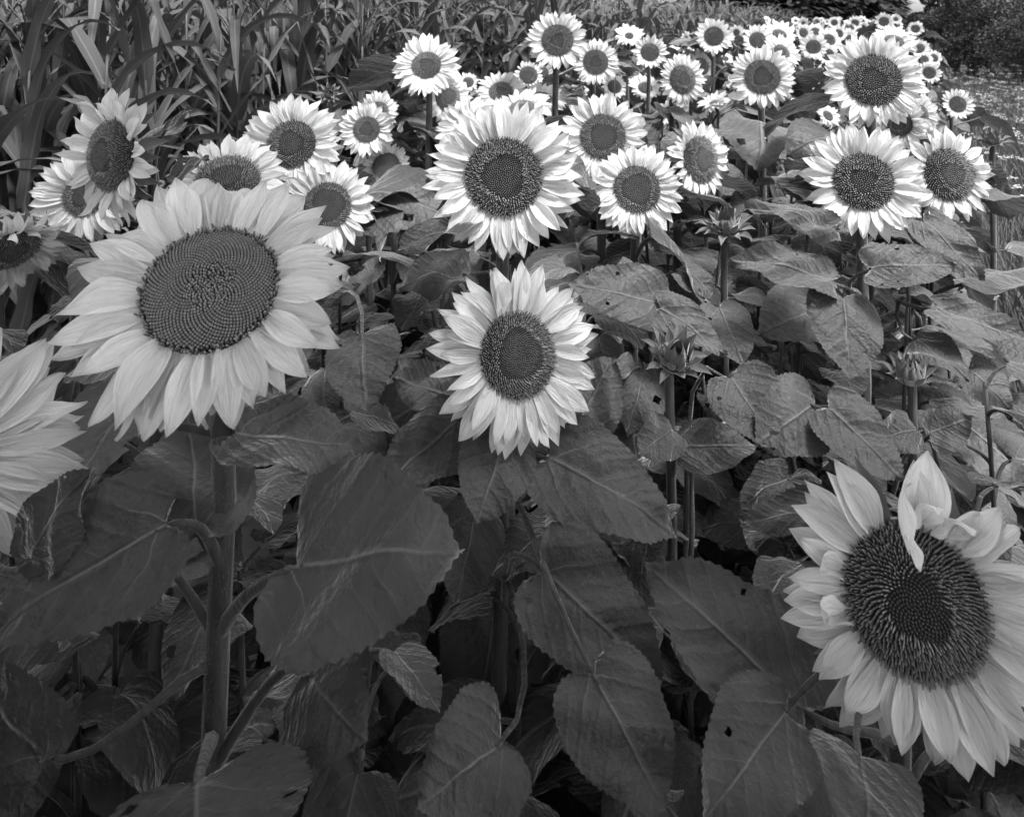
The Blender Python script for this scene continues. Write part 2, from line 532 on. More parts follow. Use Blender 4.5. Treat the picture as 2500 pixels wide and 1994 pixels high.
def disc_mesh(name, seed, n, dome_h, inner, style, quality):
    """Florets of a flower disc of radius 1, set out on the sunflower spiral."""
    r = np.random.RandomState(seed)
    J = Joiner()
    sides = {2: 6, 1: 5, 0: 4}[quality]
    ang0 = np.linspace(0, 2 * np.pi, sides, endpoint=False)
    for k in range(n):
        rho = math.sqrt((k + .5) / n)
        th = k * 2.399963
        base_r = .86 / math.sqrt(n) * 1.15
        e = 1e-3
        z = dome(rho, dome_h, .06)
        slope = (dome(rho + e, dome_h, .06) - z) / e
        nrm = np.array([-slope * math.cos(th), -slope * math.sin(th), 1.0]); nrm /= np.linalg.norm(nrm)
        p = np.array([rho * math.cos(th), rho * math.sin(th), z])
        outer = rho > inner + .05 * math.sin(3 * th + seed) + r.uniform(-.02, .02)
        if style == 'seed':        # ripening: tidy spiral of seed heads, ragged rim
            if rho > .93:
                hgt = r.uniform(.06, .14); rad = base_r * .75; tip = r.uniform(.1, .7); lean = .6
            elif rho < .42 - .12 * r.rand():
                hgt = r.uniform(.05, .075); rad = base_r * .8; tip = r.uniform(.3, .65); lean = .35
            else:
                hgt = .05; rad = base_r * 1.0; tip = r.uniform(.28, .42); lean = .05
        elif outer:
            sp = {'spike': 1.0, 'wild': 1.0}.get(style, 1.0)
            hgt = r.uniform(.07, .14) * sp; rad = base_r * (.72 if style != 'wild' else .62); tip = r.uniform(.3, .6) if style == 'wild' else r.uniform(.2, .75); lean = .35
            if rho < inner + .10: tip = min(1, tip * 1.4)
        else:
            hgt = .035 + .02 * r.rand(); rad = base_r * .85; tip = r.uniform(.16, .36) * (.5 if rho > inner - .08 else 1); lean = .15
            if style == 'wild': tip *= .22
        ax = nrm + lean * r.uniform(-1, 1, 3) * .6
        if outer and style != 'seed': ax += .25 * np.array([math.cos(th), math.sin(th), 0])
        ax /= np.linalg.norm(ax)
        a = np.cross(ax, [.2, .9, .3]); a /= np.linalg.norm(a); b = np.cross(ax, a)
        ring = np.cos(ang0)[:, None] * a + np.sin(ang0)[:, None] * b
        top = .8 if style == 'seed' else .62
        lo = p - nrm * .03 + ring * rad
        hi = p + ax * hgt + ring * rad * top
        apex = (p + ax * (hgt + rad * (.45 if style == 'seed' else .2)))[None]
        v = np.concatenate([lo, hi, apex])
        tri = np.array([[sides + i, sides + (i + 1) % sides, 2 * sides] for i in range(sides)])
        tn = np.concatenate([np.zeros(sides), np.full(sides, tip * .75), [tip]])
        J.add(v, [grid_faces(2, sides, wrap=True), tri], None, tn)
    return J.mesh(name, M_disc, smooth=(style == 'seed'))

def disc_bed(name, dome_h):
    rho = np.linspace(0.02, 1.0, 9); th = np.linspace(0, 2 * np.pi, 28, endpoint=False)
    RR, TT = np.meshgrid(rho, th, indexing='ij')
    Z = dome(RR, dome_h, .06) - .012
    v = np.stack([RR * np.cos(TT), RR * np.sin(TT), Z], -1).reshape(-1, 3)
    # down to a bowl behind the petals
    back = []
    for rr, zz in ((1.06, -.08), (.98, -.24), (.7, -.40), (.3, -.52), (.12, -.62)):
        back.append(np.stack([rr * np.cos(th), rr * np.sin(th), np.full(28, zz)], -1))
    return v, np.concatenate(back)

DISC = {}
def get_disc(style, quality, dome_h, inner, var):
    key = (style, quality, round(dome_h, 2), round(inner, 2), var)
    if key not in DISC:
        n = {2: 1250, 1: 620, 0: 170}[quality]
        if style == 'seed': n = 1500
        fl = disc_mesh('florets', 5 + var * 13 + quality, n, dome_h, inner, style, quality)
        front, back = disc_bed('disc', dome_h)
        bed = new_mesh('disc', front, grid_faces(9, 28, wrap=True), M_disc_base, None, np.zeros(len(front)))
        cup = new_mesh('flower_base', back, grid_faces(5, 28, wrap=True)[:, ::-1], M_bract)
        DISC[key] = (bed, fl, cup)
    return DISC[key]

# far flowers: petals joined in one part
FAR_PET = {}
def far_petals(var, ratio):
    key = (var, round(ratio, 1))
    if key not in FAR_PET:
        J = Joiner(); r = random.Random(900 + var)
        L = 1 / key[1] - 1
        n = 22
        for layer in range(2):
            for k in range(n - 4 * layer):
                a = 2 * math.pi * (k + .5 * layer + r.uniform(-.25, .25)) / (n - 4 * layer)
                v, f, uv = petal_arrays(60 + (k + var) % 14, 5, 4, curl=r.uniform(-.5, .3), cup=.6, twist=r.uniform(-.3, .3), hw=.2)
                el = R(r.uniform(-5, 14) + 16 * layer)
                M = frame((math.cos(a) * math.cos(el), math.sin(a) * math.cos(el), math.sin(el)), (0, 0, 1))
                sc = L * r.uniform(.7, 1.2)
                vv = (np.array(M) @ (v * np.array([sc * 1.1, sc, sc])).T).T + np.array([math.cos(a) * .96, math.sin(a) * .96, -.03])
                J.add(vv, f, uv)
        FAR_PET[key] = J.mesh('petals', M_petal)
    return FAR_PET[key]

# ------------------------------------------------------------------ sunflower plants
HEADS = []        # (u, v, radius px, depth) of the flowers that must stay in view
HEAD_AT = {}
HERO_ZONES = []   # the same for the hand-placed leaves

_HZ = {'n': -1, 'a': None}
def hidden_by(pts):
    """would a leaf through these points stand before a flower or a placed leaf?"""
    k = len(HEADS) * 1000 + len(HERO_ZONES)
    if _HZ['n'] != k:
        _HZ['n'] = k
        _HZ['a'] = np.array([(u, v, r * 1.0, d) for u, v, r, d in HEADS] + [(u, v, r, d) for u, v, r, d in HERO_ZONES] + [(0, 0, 0, 0)])
    Z = _HZ['a']
    p = np.array([tuple(q) for q in pts])
    if (p[:, 1] < .25).any() or (np.linalg.norm(p - np.array([0, 0, EYE]), axis=1) < .5).any(): return True
    d = p[:, 1]; u = CX + p[:, 0] / d * F; v = VH + (EYE - p[:, 2]) / d * F
    hit = (d[:, None] < Z[None, :, 3] + .02) & ((u[:, None] - Z[None, :, 0]) ** 2 + (v[:, None] - Z[None, :, 1]) ** 2 < Z[None, :, 2] ** 2)
    return bool(hit.any())

def stem_mesh(pts, r0, r1, sides=8):
    n = len(pts)
    rad = [r0 + (r1 - r0) * i / (n - 1) for i in range(n)]
    v, f = tube(pts, rad, sides)
    if sides >= 8:
        c = np.repeat(np.array([tuple(p) for p in pts]), sides, 0)
        k = np.tile(np.where(np.arange(sides) % 2 == 0, 1.05, .95), n)[:, None]
        v[:-1] = c + (v[:-1] - c) * k
    return new_mesh('stem', v, f, M_stem)

def add_leaf(root, rw, base, rot, sc, mesh, stem_pt, r=.0045, straight=False):
    M = trs(base, rot, sc)
    lf = part('leaf', mesh, root, rw, M)
    y = rot @ Vector((0, 1, 0)); z = rot @ Vector((0, 0, 1))
    bend = .45
    d0 = y * math.cos(bend) + z * math.sin(bend)
    L = (base - stem_pt).length
    hor = Vector((base.x - stem_pt.x, base.y - stem_pt.y, 0))
    if hor.length > 1e-3: hor.normalize()
    c1 = stem_pt + (hor * .5 + Vector((0, 0, .75))) * L * .35
    c2 = base - d0 * L * .38
    if straight: c1 = stem_pt.lerp(base, .33); c2 = stem_pt.lerp(base, .7) + Vector((0, -.01, .01))
    pts = bez(stem_pt, c1, c2, base + y * .012 - z * .0015, 8)
    v, f = tube(pts, [r * 1.35 - r * .75 * i / 7 for i in range(8)], 6, cap=False)
    pe = part('petiole', new_mesh('petiole', v, f, M_stem), lf, M)
    return lf

LEAF_PROBE = [(fy, fx * w) for fy, w in ((-.08, .25), (.08, .4), (.25, .43), (.45, .36), (.65, .24), (.85, .1), (1.0, 0)) for fx in (-1, -.5, 0, .5, 1)]
def plan_leaves(pts, r, n, size, lo=.3, hi=.93, spread=1.0):
    cum = len(pts) - 1
    az = r.uniform(0, 6.28)
    out_ = []
    for k in range(n):
        f = lo + (hi - lo) * (k + r.uniform(-.25, .25)) / max(1, n - 1)
        f = min(max(f, .02), .985)
        x = f * cum; i = min(int(x), cum - 1)
        sp = pts[i].lerp(pts[i + 1], x - i)
        az += 2.4 + r.uniform(-.35, .35)
        for trial in range(5):
            a = az + trial * 1.25
            L = size * (1.1 - .62 * max(0, f - .55) / .45) * r.uniform(.8, 1.15)
            if f < .45: L *= .9
            pl = L * r.uniform(.42, .62) * spread
            up = r.uniform(.35, .85)
            out = Vector((math.cos(a), math.sin(a), 0))
            base = sp + out * pl * math.cos(up) + Vector((0, 0, pl * math.sin(up)))
            dn = r.uniform(.05, .8) if f > .5 else r.uniform(.2, .9)
            y = out * math.cos(dn) - Vector((0, 0, math.sin(dn)))
            y = y + Vector((-out.y, out.x, 0)) * r.uniform(-.3, .3)
            y.normalize()
            side = y.cross(Vector((0, 0, 1)))
            tip = base + y * L
            if not hidden_by([base + y * L * fy + side * L * fx for fy, fx in LEAF_PROBE]):
                out_.append((sp, base, y, L, k)); break
    return out_

def auto_leaves(root, rw, pts, r, n, size, lo=.3, hi=.93, joined=False, plan=None):
    """leaves up a stem given by its centre line."""
    J = Joiner() if joined else None
    for sp, base, y, L, k in (plan if plan is not None else plan_leaves(pts, r, n, size, lo, hi)):
        rot = frame(y, Vector((0, 0, 1)) + Vector((r.uniform(-.5, .5), r.uniform(-.5, .5), 0)))
        me = LEAF[r.randrange(len(LEAF))]
        if joined:
            st = petal_arrays(10 + k, 7, 5, curl=-.6, cup=.3, hw=.36)
            v = st[0]; uv = np.stack([v[:, 0], st[2][:, 1]], -1)
            vv = (np.array(rot) @ (v * L).T).T + np.array(base)
            J.add(vv, st[1], uv)
            tv, tf = tube([sp, base], [.004, .003], 4, cap=False)
            J.add(tv, tf, np.full((len(tv), 2), .0))
        else:
            add_leaf(root, rw, base, rot, (L * r.uniform(.9, 1.1), L, L), me, sp, .0042 * L / .2 + .001)
    if joined and J.n:
        part('leaves', J.mesh('leaves', M_leaf), root, rw, None, 'stuff')

def head_matrix(pos, az, el, roll=0.0):
    c = Vector((-pos.x, -pos.y, 0)).normalized()
    a = R(az)
    # positive az turns the face to the picture's right
    h = Vector((c.x * math.cos(a) - c.y * math.sin(a), c.x * math.sin(a) + c.y * math.cos(a), 0))
    n = (h * math.cos(R(el)) + Vector((0, 0, math.sin(R(el))))).normalized()
    x = n.cross(Vector((0, 0, 1))); x.normalize()
    y = n.cross(x) * -1
    rot = Matrix((y.cross(n), y, n)).transposed() @ Matrix.Rotation(roll, 3, 'Z')
    return n, rot

SUNFLOWER_STEMS = {}

def sunflower(key, u, v, D, real, frac, az, el, label, group=None, style='spike', dome_h=.16, inner=.5, petals=(30, 23),
              leaves=13, leaf_size=.225, curl_petals=0, gap=None, plen=1.0, lean=None, quality=None, reflex=0.0, droop=.0, bracts=None, base=None, pw=1.0, top_curl=0.0):
    d = real * F / D
    pos = P(u, v, d)
    if quality is None:
        quality = 2 if D > 300 else (1 if D > 100 else 0)
    r = random.Random(hash((round(u), round(v))) & 0xffff)
    n, rot = head_matrix(pos, az, el, r.uniform(0, 6.28))
    Rd = real * frac / 2
    cup_back = pos - n * Rd * .62
    # stem: up from the ground, neck bending into the back of the head
    bx, by = base if base else (cup_back.x - n.x * .06 + r.uniform(-.03, .03), cup_back.y - n.y * .06 + r.uniform(0, .05))
    gp = Vector((bx, by, 0))
    nk = Vector((cup_back.x - n.x * .05, cup_back.y - n.y * .05, cup_back.z - .05 - .10 * max(0, .9 - el / 90)))
    pts = [gp.lerp(nk, i / 9) + Vector((math.sin(i * .9 + u) * .006, math.cos(i * .8 + v) * .006, 0)) * (1 if 0 < i < 9 else 0) for i in range(10)]
    neck = bez(nk, nk + Vector((0, 0, .05)), cup_back - n * .06, cup_back + n * Rd * .1, 7)
    pts = pts + neck[1:]
    root, rw = thing('sunflower', gp, label, 'sunflower', group or 'sunflowers in bloom in the strip')
    r0 = .013 * (real / .26) ** .5
    part('stem', stem_mesh(pts, r0 * 1.15, r0 * .8, (16 if quality == 2 else 8) if quality else 5), root, rw)
    bed, fl, cup = get_disc(style, quality, dome_h, inner, (0 if quality == 2 else r.randrange(2)))
    HM = trs(pos, rot, Rd)
    disc = part('disc', bed, root, rw, HM)
    part('florets', fl, disc, HM, HM, 'stuff')
    part('flower_base', cup, root, rw, HM)
    Lp = (real / 2 - Rd) * 1.08 * plen
    if quality == 0:
        part('petals', far_petals(r.randrange(8), frac), root, rw, HM, 'stuff')
    else:
        for layer, cnt in enumerate(petals):
            for k in range(cnt):
                a = 2 * math.pi * (k + .5 * layer + r.uniform(-.28, .28)) / cnt
                rad_l = Vector((math.cos(a), math.sin(a), 0))
                wdir = rot @ rad_l
                if gap and gap(wdir): continue
                ele = R(r.uniform(-8, 12) + 15 * layer + reflex)
                yl = rad_l * math.cos(ele) + Vector((0, 0, math.sin(ele)))
                yl += Vector((-rad_l.y, rad_l.x, 0)) * r.uniform(-.16, .16)
                y = (rot @ yl).normalized()
                y = (y + Vector((0, 0, -droop * (.3 + .7 * max(0, -wdir.z))))).normalized()
                pr = frame(y, n + (rot @ Vector((-rad_l.y, rad_l.x, 0))) * r.uniform(-.35, .35))
                L = Lp * r.uniform(.86, 1.12) * (1 - .06 * layer)
                me = PETAL[r.randrange(len(PETAL))]
                if r.random() < curl_petals + (top_curl if wdir.z > .3 else 0): me = PET_CURL[r.randrange(len(PET_CURL))]
                b0 = pos + rot @ (rad_l * Rd * .97 + Vector((0, 0, (-.05 + .03 * layer) * Rd)))
                wx = min(.115 / L * .30, 1.25) if False else r.uniform(.92, 1.22) * (.72 + .28 * min(1.3, Rd / (Lp * .6))) * pw
                part('petal', me, root, rw, trs(b0, pr, (L * wx, L, L)))
        nb = bracts if bracts is not None else (16 if D > 250 else 9)
        for k in range(nb):
            a = 2 * math.pi * (k + r.uniform(-.2, .2)) / nb
            rad_l = Vector((math.cos(a), math.sin(a), 0))
            ele = R(r.uniform(-40, 5))
            y = rot @ (rad_l * math.cos(ele) + Vector((0, 0, math.sin(ele))))
            b0 = pos + rot @ (rad_l * Rd * .98 + Vector((0, 0, -.2 * Rd)))
            L = Rd * r.uniform(.7, 1.05)
            part('bract', BRACT[r.randrange(4)], root, rw, trs(b0, frame(y, n), (L, L, L)))
    HEADS.append((u, v, D * .5, d)); HEAD_AT[key] = (u, v)
    SUNFLOWER_STEMS[key] = (root, rw, pts, r, leaves, leaf_size, D)
    return root

def bud(key, u, v, wpx, real, label, open_=.0, leaves=8, leaf_size=.15, tall=None, az=0, el=70, close=0):
    d = real * F / wpx
    pos = P(u, v, d)
    r = random.Random(int(u * 3 + v))
    n, rot = head_matrix(pos, az, el)
    Rd = real * .30
    gp = Vector((pos.x + r.uniform(-.02, .02), pos.y + .02, 0))
    back = pos - n * Rd * .9
    pts = [gp.lerp(back, i / 11) + Vector((math.sin(i + u) * .004, 0, 0)) for i in range(12)]
    root, rw = thing('budding_sunflower', gp, label, 'sunflower', 'sunflowers still in bud')
    part('stem', stem_mesh(pts, .011, .008), root, rw)
    HM = trs(pos, rot, Rd)
    front, back_v = disc_bed('bud', .35)
    part('flower_base', new_mesh('flower_base', back_v, grid_faces(5, 28, wrap=True)[:, ::-1], M_bract), root, rw, HM)
    bed, fl, cup = get_disc('spike', 0, .3, .9, 0)
    dc = part('disc', bed, root, rw, HM)
    part('florets', fl, dc, HM, HM, 'stuff')
    for ring in range(3):
        cnt = (11, 10, 8)[ring]
        for k in range(cnt):
            a = 2 * math.pi * (k + .5 * ring + r.uniform(-.2, .2)) / cnt
            rl = Vector((math.cos(a), math.sin(a), 0))
            ele = R((18, 50, 78)[ring] + close + r.uniform(-18, 18))
            y = rot @ (rl * math.cos(ele) + Vector((0, 0, math.sin(ele))))
            b0 = pos + rot @ (rl * Rd * (1.0, .92, .7)[ring] + Vector((0, 0, (-.25, -.1, .1)[ring] * Rd)))
            L = real * .42 * r.uniform(.8, 1.15)
            part('bract', BRACT[(ring + 1 + r.randrange(2)) % 4], root, rw, trs(b0, frame(y, n * .3 - rot @ rl), (L * 1.15, L, L)))
    if open_ > 0:
        for k in range(8):
            a = 2 * math.pi * k / 8 + r.uniform(-.3, .3)
            rl = Vector((math.cos(a), math.sin(a), 0))
            y = rot @ (rl * .45 + Vector((0, 0, .9)))
            L = real * .38 * r.uniform(.7, 1.1)
            part('petal', PETAL[r.randrange(14)], root, rw, trs(pos + rot @ (rl * Rd * .6), frame(y, -(rot @ rl)), (L * .8, L, L)))
    HEADS.append((u, v, wpx * .45, d)); HEAD_AT[key] = (u, v)
    SUNFLOWER_STEMS[key] = (root, rw, pts, r, leaves, leaf_size, wpx * 3)
    return root

S = sunflower
def top_gap(w): return w.z > .6 and -.30 < w.x < .10
# the near flowers
S('near', 515, 703, 655, .31, .485, -10, 46, 'largest sunflower, foreground left, wide dark disc with a tidy spiral of seeds', style='seed', dome_h=.10, petals=(31, 27), leaves=3, leaf_size=.2, pw=1.05, reflex=-6, droop=.12)
S('right', 2232, 1466, 615, .30, .51, 12, 20, 'big sunflower at the lower right corner with curled petals parted at its top', style='wild', dome_h=.42, inner=.40, petals=(30, 24), leaves=5, leaf_size=.2, curl_petals=.12, gap=top_gap, plen=1.04, pw=1.12, top_curl=.15, reflex=10, droop=.1)
S('middle', 1264, 866, 420, .28, .46, 24, 24, 'sunflower in the middle of the picture above a dark hanging leaf, petals drooping long', style='spike', dome_h=.2, inner=.56, petals=(34, 28), leaves=4, leaf_size=.19, curl_petals=.06, droop=.2, pw=.88)
S('edge', -128, 1125, 600, .30, .30, 14, 30, 'blurred sunflower cut off by the left edge, only its petals showing', petals=(30, 24), leaves=4, leaf_size=.18, droop=.1)
S('centre', 1229, 431, 375, .29, .50, 0, 16, 'large bright sunflower at the centre of the crowd, facing straight ahead', inner=.52, petals=(36, 28), leaves=9, dome_h=.16, pw=.92)
S('r1', 2107, 443, 277, .25, .49, 2, 16, 'bright sunflower with pointed petals on the right, below the tallest right hand bloom', inner=.40, petals=(30, 22), dome_h=.22)
S('r2', 2316, 427, 225, .23, .55, 34, 12, 'sunflower with curled petal tips turned to the right, beside the grass on the right edge', inner=.45, petals=(27, 20), dome_h=.3, curl_petals=.12)
S('r3', 2132, 196, 232, .26, .54, 2, 12, 'tallest bloom on the right, with a very broad dark disc', inner=.42, petals=(33, 26), dome_h=.22, curl_petals=.06)
S('c2', 1472, 334, 215, .24, .52, 4, 14, 'sunflower just right of the large central bloom, with a dotted ring around its disc', inner=.55, dome_h=.14)
S('c3', 1555, 462, 222, .23, .51, 2, 20, 'sunflower low right of the large central bloom with narrow drooping lower petals', inner=.62, dome_h=.12, droop=.1)
S('c4', 1709, 389, 190, .21, .58, 46, 10, 'sunflower turned sideways to the right, its disc a narrow oval', inner=.5, dome_h=.3)
S('l5', 712, 352, 243, .24, .48, -14, 18, 'round sunflower with thin pointed petals standing right above the largest bloom', inner=.5, dome_h=.2)
S('l2', 273, 380, 330, .27, .50, -58, 6, 'sunflower in profile at the upper left, facing left, with twisted petals on top', inner=.45, dome_h=.4, petals=(22, 16), curl_petals=.2)
S('l3', 205, 478, 235, .24, .42, -22, 10, 'sunflower half hidden behind the left hand one in profile', inner=.5)
S('l4', 556, 440, 285, .26, .52, -6, 52, 'sunflower tilted skyward, peeking out behind the top of the largest bloom', inner=.45, dome_h=.25)
S('l6', 800, 502, 228, .22, .50, 8, 22, 'sunflower touching the upper right petals of the largest bloom', inner=.68, dome_h=.12)
S('drop', 30, 610, 245, .205, .5, 20, -35, 'dark nodding sunflower at the left edge above the blurred petals', inner=.5, leaves=8, droop=.6, curl_petals=.4)
S('m9', 895, 316, 134, .18, .48, -6, 14, 'small round sunflower left of the central bloom, just above a wilting one')
S('m10', 926, 271, 100, .17, .46, 18, 18, 'small sunflower half hidden behind a round one, left of the central bloom', quality=1)
S('m11', 942, 407, 125, .17, .56, -18, 28, 'small wilting sunflower with shrivelled petals and a pale leaf on its disc', inner=.9, curl_petals=.25, droop=.2)
S('m12', 1041, 160, 165, .22, .44, -8, 28, 'sunflower standing against the corn with another bloom overlapping its lower right', inner=.45)
S('m13', 1092, 237, 142, .20, .50, 34, 14, 'sunflower turned right, overlapping the bloom against the corn', inner=.5, dome_h=.3)
S('m14', 1223, 225, 124, .19, .48, -4, 42, 'sunflower with a hollow black middle, above the central bloom', inner=.4)
S('m16', 1272, 266, 150, .21, .44, -24, 58, 'sunflower seen edge on, right behind the top petals of the central bloom', inner=.4)
S('m17', 1325, 240, 120, .19, .42, 20, 62, 'second bloom seen edge on behind the top right of the central bloom', quality=1)
S('m18', 1361, 99, 150, .22, .52, 4, 8, 'sunflower at the top centre, standing highest before the corn', inner=.4)
S('m19', 1454, 152, 116, .19, .53, 8, 10, 'sunflower just right of and below the highest one at the top centre', inner=.45)
S('m20', 1290, 184, 82, .17, .55, 8, 16, 'small dark faced sunflower in the shade below the highest bloom at the top centre')
S('m20b', 1326, 180, 62, .16, .5, -30, 20, 'tiny bloom behind the stem of the highest sunflower at the top centre')
S('m23', 1556, 345, 116, .19, .48, 30, 10, 'sunflower mostly hidden behind the dotted ring bloom right of the centre', quality=1)
S('m24', 1587, 128, 88, .17, .52, 4, 12, 'small sunflower with one petal folded over the top of its disc')
S('m25', 1575, 215, 84, .18, .42, 10, 42, 'small sunflower with a folded leaf across it, right of the top centre')
S('m26', 1140, 312, 165, .22, .4, -30, 30, 'bloom hidden behind the left shoulder of the central sunflower, only petals showing')
S('m27', 1500, 212, 74, .18, .48, 20, 24, 'small bloom under the second sunflower of the top centre')
S('m28', 1142, 202, 66, .17, .45, -10, 35, 'tiny bloom between the overlapping pair and the hollow black faced sunflower')
S('m30', 1666, 194, 125, .20, .56, 30, 8, 'sunflower turned to the right with a tall narrow disc, upper right of centre', inner=.45, dome_h=.3)
S('m31', 1712, 162, 92, .19, .48, 40, 18, 'bloom hidden behind the tall narrow disc flower, petals on its right showing')
S('m32', 1743, 89, 96, .19, .50, 2, 8, 'upright round sunflower with bare sky-high stem against the far corn', inner=.4)
S('m33', 1850, 99, 92, .20, .46, 16, 16, 'sunflower left of the pale pair, partly covered by their petals')
S('m34', 1903, 85, 84, .20, .42, 24, 44, 'upper bloom of the pale pair seen nearly edge on')
S('m35b', 1908, 128, 98, .20, .42, 34, 30, 'lower bloom of the pale pair, peeking out behind a round sunflower', quality=1)
S('m35', 1861, 188, 156, .22, .54, 2, 12, 'round sunflower with a big dark disc, between the centre and the tallest right hand bloom', inner=.5)
S('m38', 1986, 115, 68, .19, .52, 0, 14, 'small sunflower left of the tallest right hand bloom, facing ahead')
S('m39', 2023, 99, 66, .20, .48, 18, 16, 'small sunflower touching the tallest right hand bloom on its upper left')
S('m41', 2021, 134, 62, .18, .48, 10, 18, 'small low sunflower tucked left of the tallest right hand bloom')
S('m36', 1962, 81, 52, .19, .46, 30, 10, 'narrow sideways sunflower in the far crowd, left of a pale faced one')
S('m37', 1990, 78, 54, .20, .46, 6, 34, 'sunflower in the far crowd tilted skyward above the small one facing ahead')
S('m40', 2047, 83, 46, .19, .48, 14, 14, 'sunflower in the far crowd peeping above the tallest right hand bloom at left')
S('m42', 2037, 56, 32, .18, .5, 0, 12, 'tiny far sunflower at the left of the distant crest of blooms')
S('m43', 2073, 71, 38, .18, .6, 0, 20, 'tiny pale faced far sunflower in the middle of the far crowd')
S('m44', 2087, 57, 38, .18, .5, 0, 10, 'far sunflower with dark disc just above the pale faced one')
S('m45', 2103, 54, 32, .18, .5, 10, 14, 'far sunflower overlapping the right side of another above the pale faced one')
S('m46', 2158, 53, 46, .19, .5, 0, 8, 'largest of the far crest of blooms, round with a dark disc')
S('m47', 2190, 62, 34, .18, .5, 40, 12, 'far narrow sunflower turned aside, right of the largest far bloom')
S('m48', 2235, 71, 40, .18, .5, 0, 12, 'far sunflower standing apart on the right below the bright gap in the trees')
S('m51', 2182, 102, 104, .21, .44, 14, 50, 'bloom behind the top of the tallest right hand sunflower, only petals showing', quality=1)
S('m52', 2243, 119, 54, .19, .5, -10, 28, 'small dark faced sunflower beside the tallest right hand bloom, topmost of four')
S('m52b', 2253, 146, 52, .19, .48, 4, 24, 'small sunflower right of the tallest bloom, second of four going down')
S('m52c', 2280, 142, 44, .19, .48, 30, 18, 'small sunflower nearest the meadow among the four right of the tallest bloom')
S('m52d', 2269, 178, 60, .19, .50, 14, 10, 'lowest of the four small sunflowers right of the tallest bloom')
S('m53', 2338, 255, 80, .18, .50, 22, 10, 'lone small sunflower at the meadow edge with ragged petals on top', inner=.5)
S('m56', 2196, 302, 136, .21, .46, -24, 4, 'sunflower hiding between the two big right hand blooms, facing left')
S('m56b', 2246, 280, 104, .20, .44, 40, 8, 'sunflower behind the hiding one, petals pointing to the meadow', quality=1)
S('m57', 1705, 257, 76, .18, .54, 4, 10, 'small shaded sunflower low among the leaves, below the tall narrow disc flower')

# buds
bud('b1', 1772, 553, 105, .105, 'opening sunflower bud right of the central blooms with first pale petals', open_=1, leaves=9, leaf_size=.15)
bud('b2', 1646, 872, 135, .10, 'spiky green sunflower bud right of the middle flower, on a pale stem', leaves=8, leaf_size=.14, close=12, el=62, az=25)
bud('b3', 2222, 915, 110, .09, 'dark closed sunflower bud on the right above the lower right bloom', leaves=8, leaf_size=.14, close=32, el=78, az=-20)
bud('b4', 804, 229, 46, .07, 'small round bud standing before the corn on a straight stem', leaves=4, leaf_size=.10, el=20)
bud('b5', 2425, 342, 62, .08, 'budding sunflower at the right edge before the meadow grass', leaves=7, leaf_size=.10)

# ------------------------------------------------------------------ hand-placed leaves of the near plants
def hero(plant, b, t, w, db, dt, hint=(0, -.5, .8), attach=None, bend=.5, fold=.12, wave=.03, twist=0, seed=0, quilt=.014, r=.0052, zone=True, straight=False):
    """b, t: leaf base and tip in the 2156-wide view; w its width there; db, dt their depths in metres."""
    root, rw, pts = SUNFLOWER_STEMS[plant][:3]
    B = P(b[0] * K, b[1] * K, db); T = P(t[0] * K, t[1] * K, dt)
    L = (T - B).length
    rot = frame(T - B, hint)
    W = w * K / F * (db + dt) / 2
    me = leaf_mesh('leaf', 500 + seed, 56, 17, bend, fold, wave * 2.1, quilt, twist, .38)
    if attach is None:
        h = B.z - .05
        k = min(range(len(pts)), key=lambda i: abs(pts[i].z - h) if i < len(pts) - 6 else 9)
        sp = pts[k].copy()
    else:
        # nearest point of the stem at that picture height
        z = P(attach[0] * K, attach[1] * K, pts[5].y).z
        k = min(range(len(pts) - 1), key=lambda i: abs(pts[i].z - z))
        sp = pts[k].copy()
        sp = Vector((sp.x, sp.y, z))
    add_leaf(root, rw, B, rot, (W / .78, L, L), me, sp, r, straight)
    if zone:
        m = B.lerp(T, .4)
        u, v, d = proj(m)
        HERO_ZONES.append((u, v, .36 * min(w * K, ((b[0]-t[0])**2 + (b[1]-t[1])**2) ** .5 * K) + 10, d))

H = hero
H('near', (497, 915), (738, 950), 185, .82, .86, (0, -.45, .85), (440, 985), .55, .25, .035, seed=1)
H('near', (415, 1120), (400, 860), 250, .90, 1.02, (.1, -.8, .6), (436, 1180), .3, .1, .045, seed=2)
H('near', (622, 1192), (975, 1160), 390, .83, .80, (0, -.62, .75), (440, 1340), .7, .2, .03, seed=3, r=.0075)
H('near', (652, 1415), (770, 1560), 240, .86, .80, (-.2, -.7, .5), (425, 1620), .6, .15, .03, seed=4, r=.007)
H('near', (345, 1105), (-10, 1330), 270, .84, .78, (.25, -.6, .75), (430, 1200), .5, .2, .03, seed=5, r=.0065)
H('near', (235, 1095), (140, 1035), 130, .95, .98, (.1, -.8, .5), None, .4, .15, .03, seed=6)
H('near', (85, 1600), (-40, 1400), 190, .80, .85, (-.2, -.7, .5), (405, 1410), .3, .1, .03, seed=7)
H('near', (413, 1650), (430, 1950), 470, .72, .66, (0, -.35, .9), (405, 1550), .9, -.25, .03, seed=8, r=.0075, straight=True)
H('near', (330, 870), (420, 800), 130, .93, .93, (-.3, -.2, .9), (430, 930), .2, .1, .03, seed=9)
H('near', (640, 650), (745, 595), 90, .90, .92, (0, -.3, .9), (430, 960), .4, .1, .03, seed=10)
H('edge', (60, 1180), (190, 985), 150, .80, .82, (.1, -.6, .7), None, .5, .1, .05, seed=11)
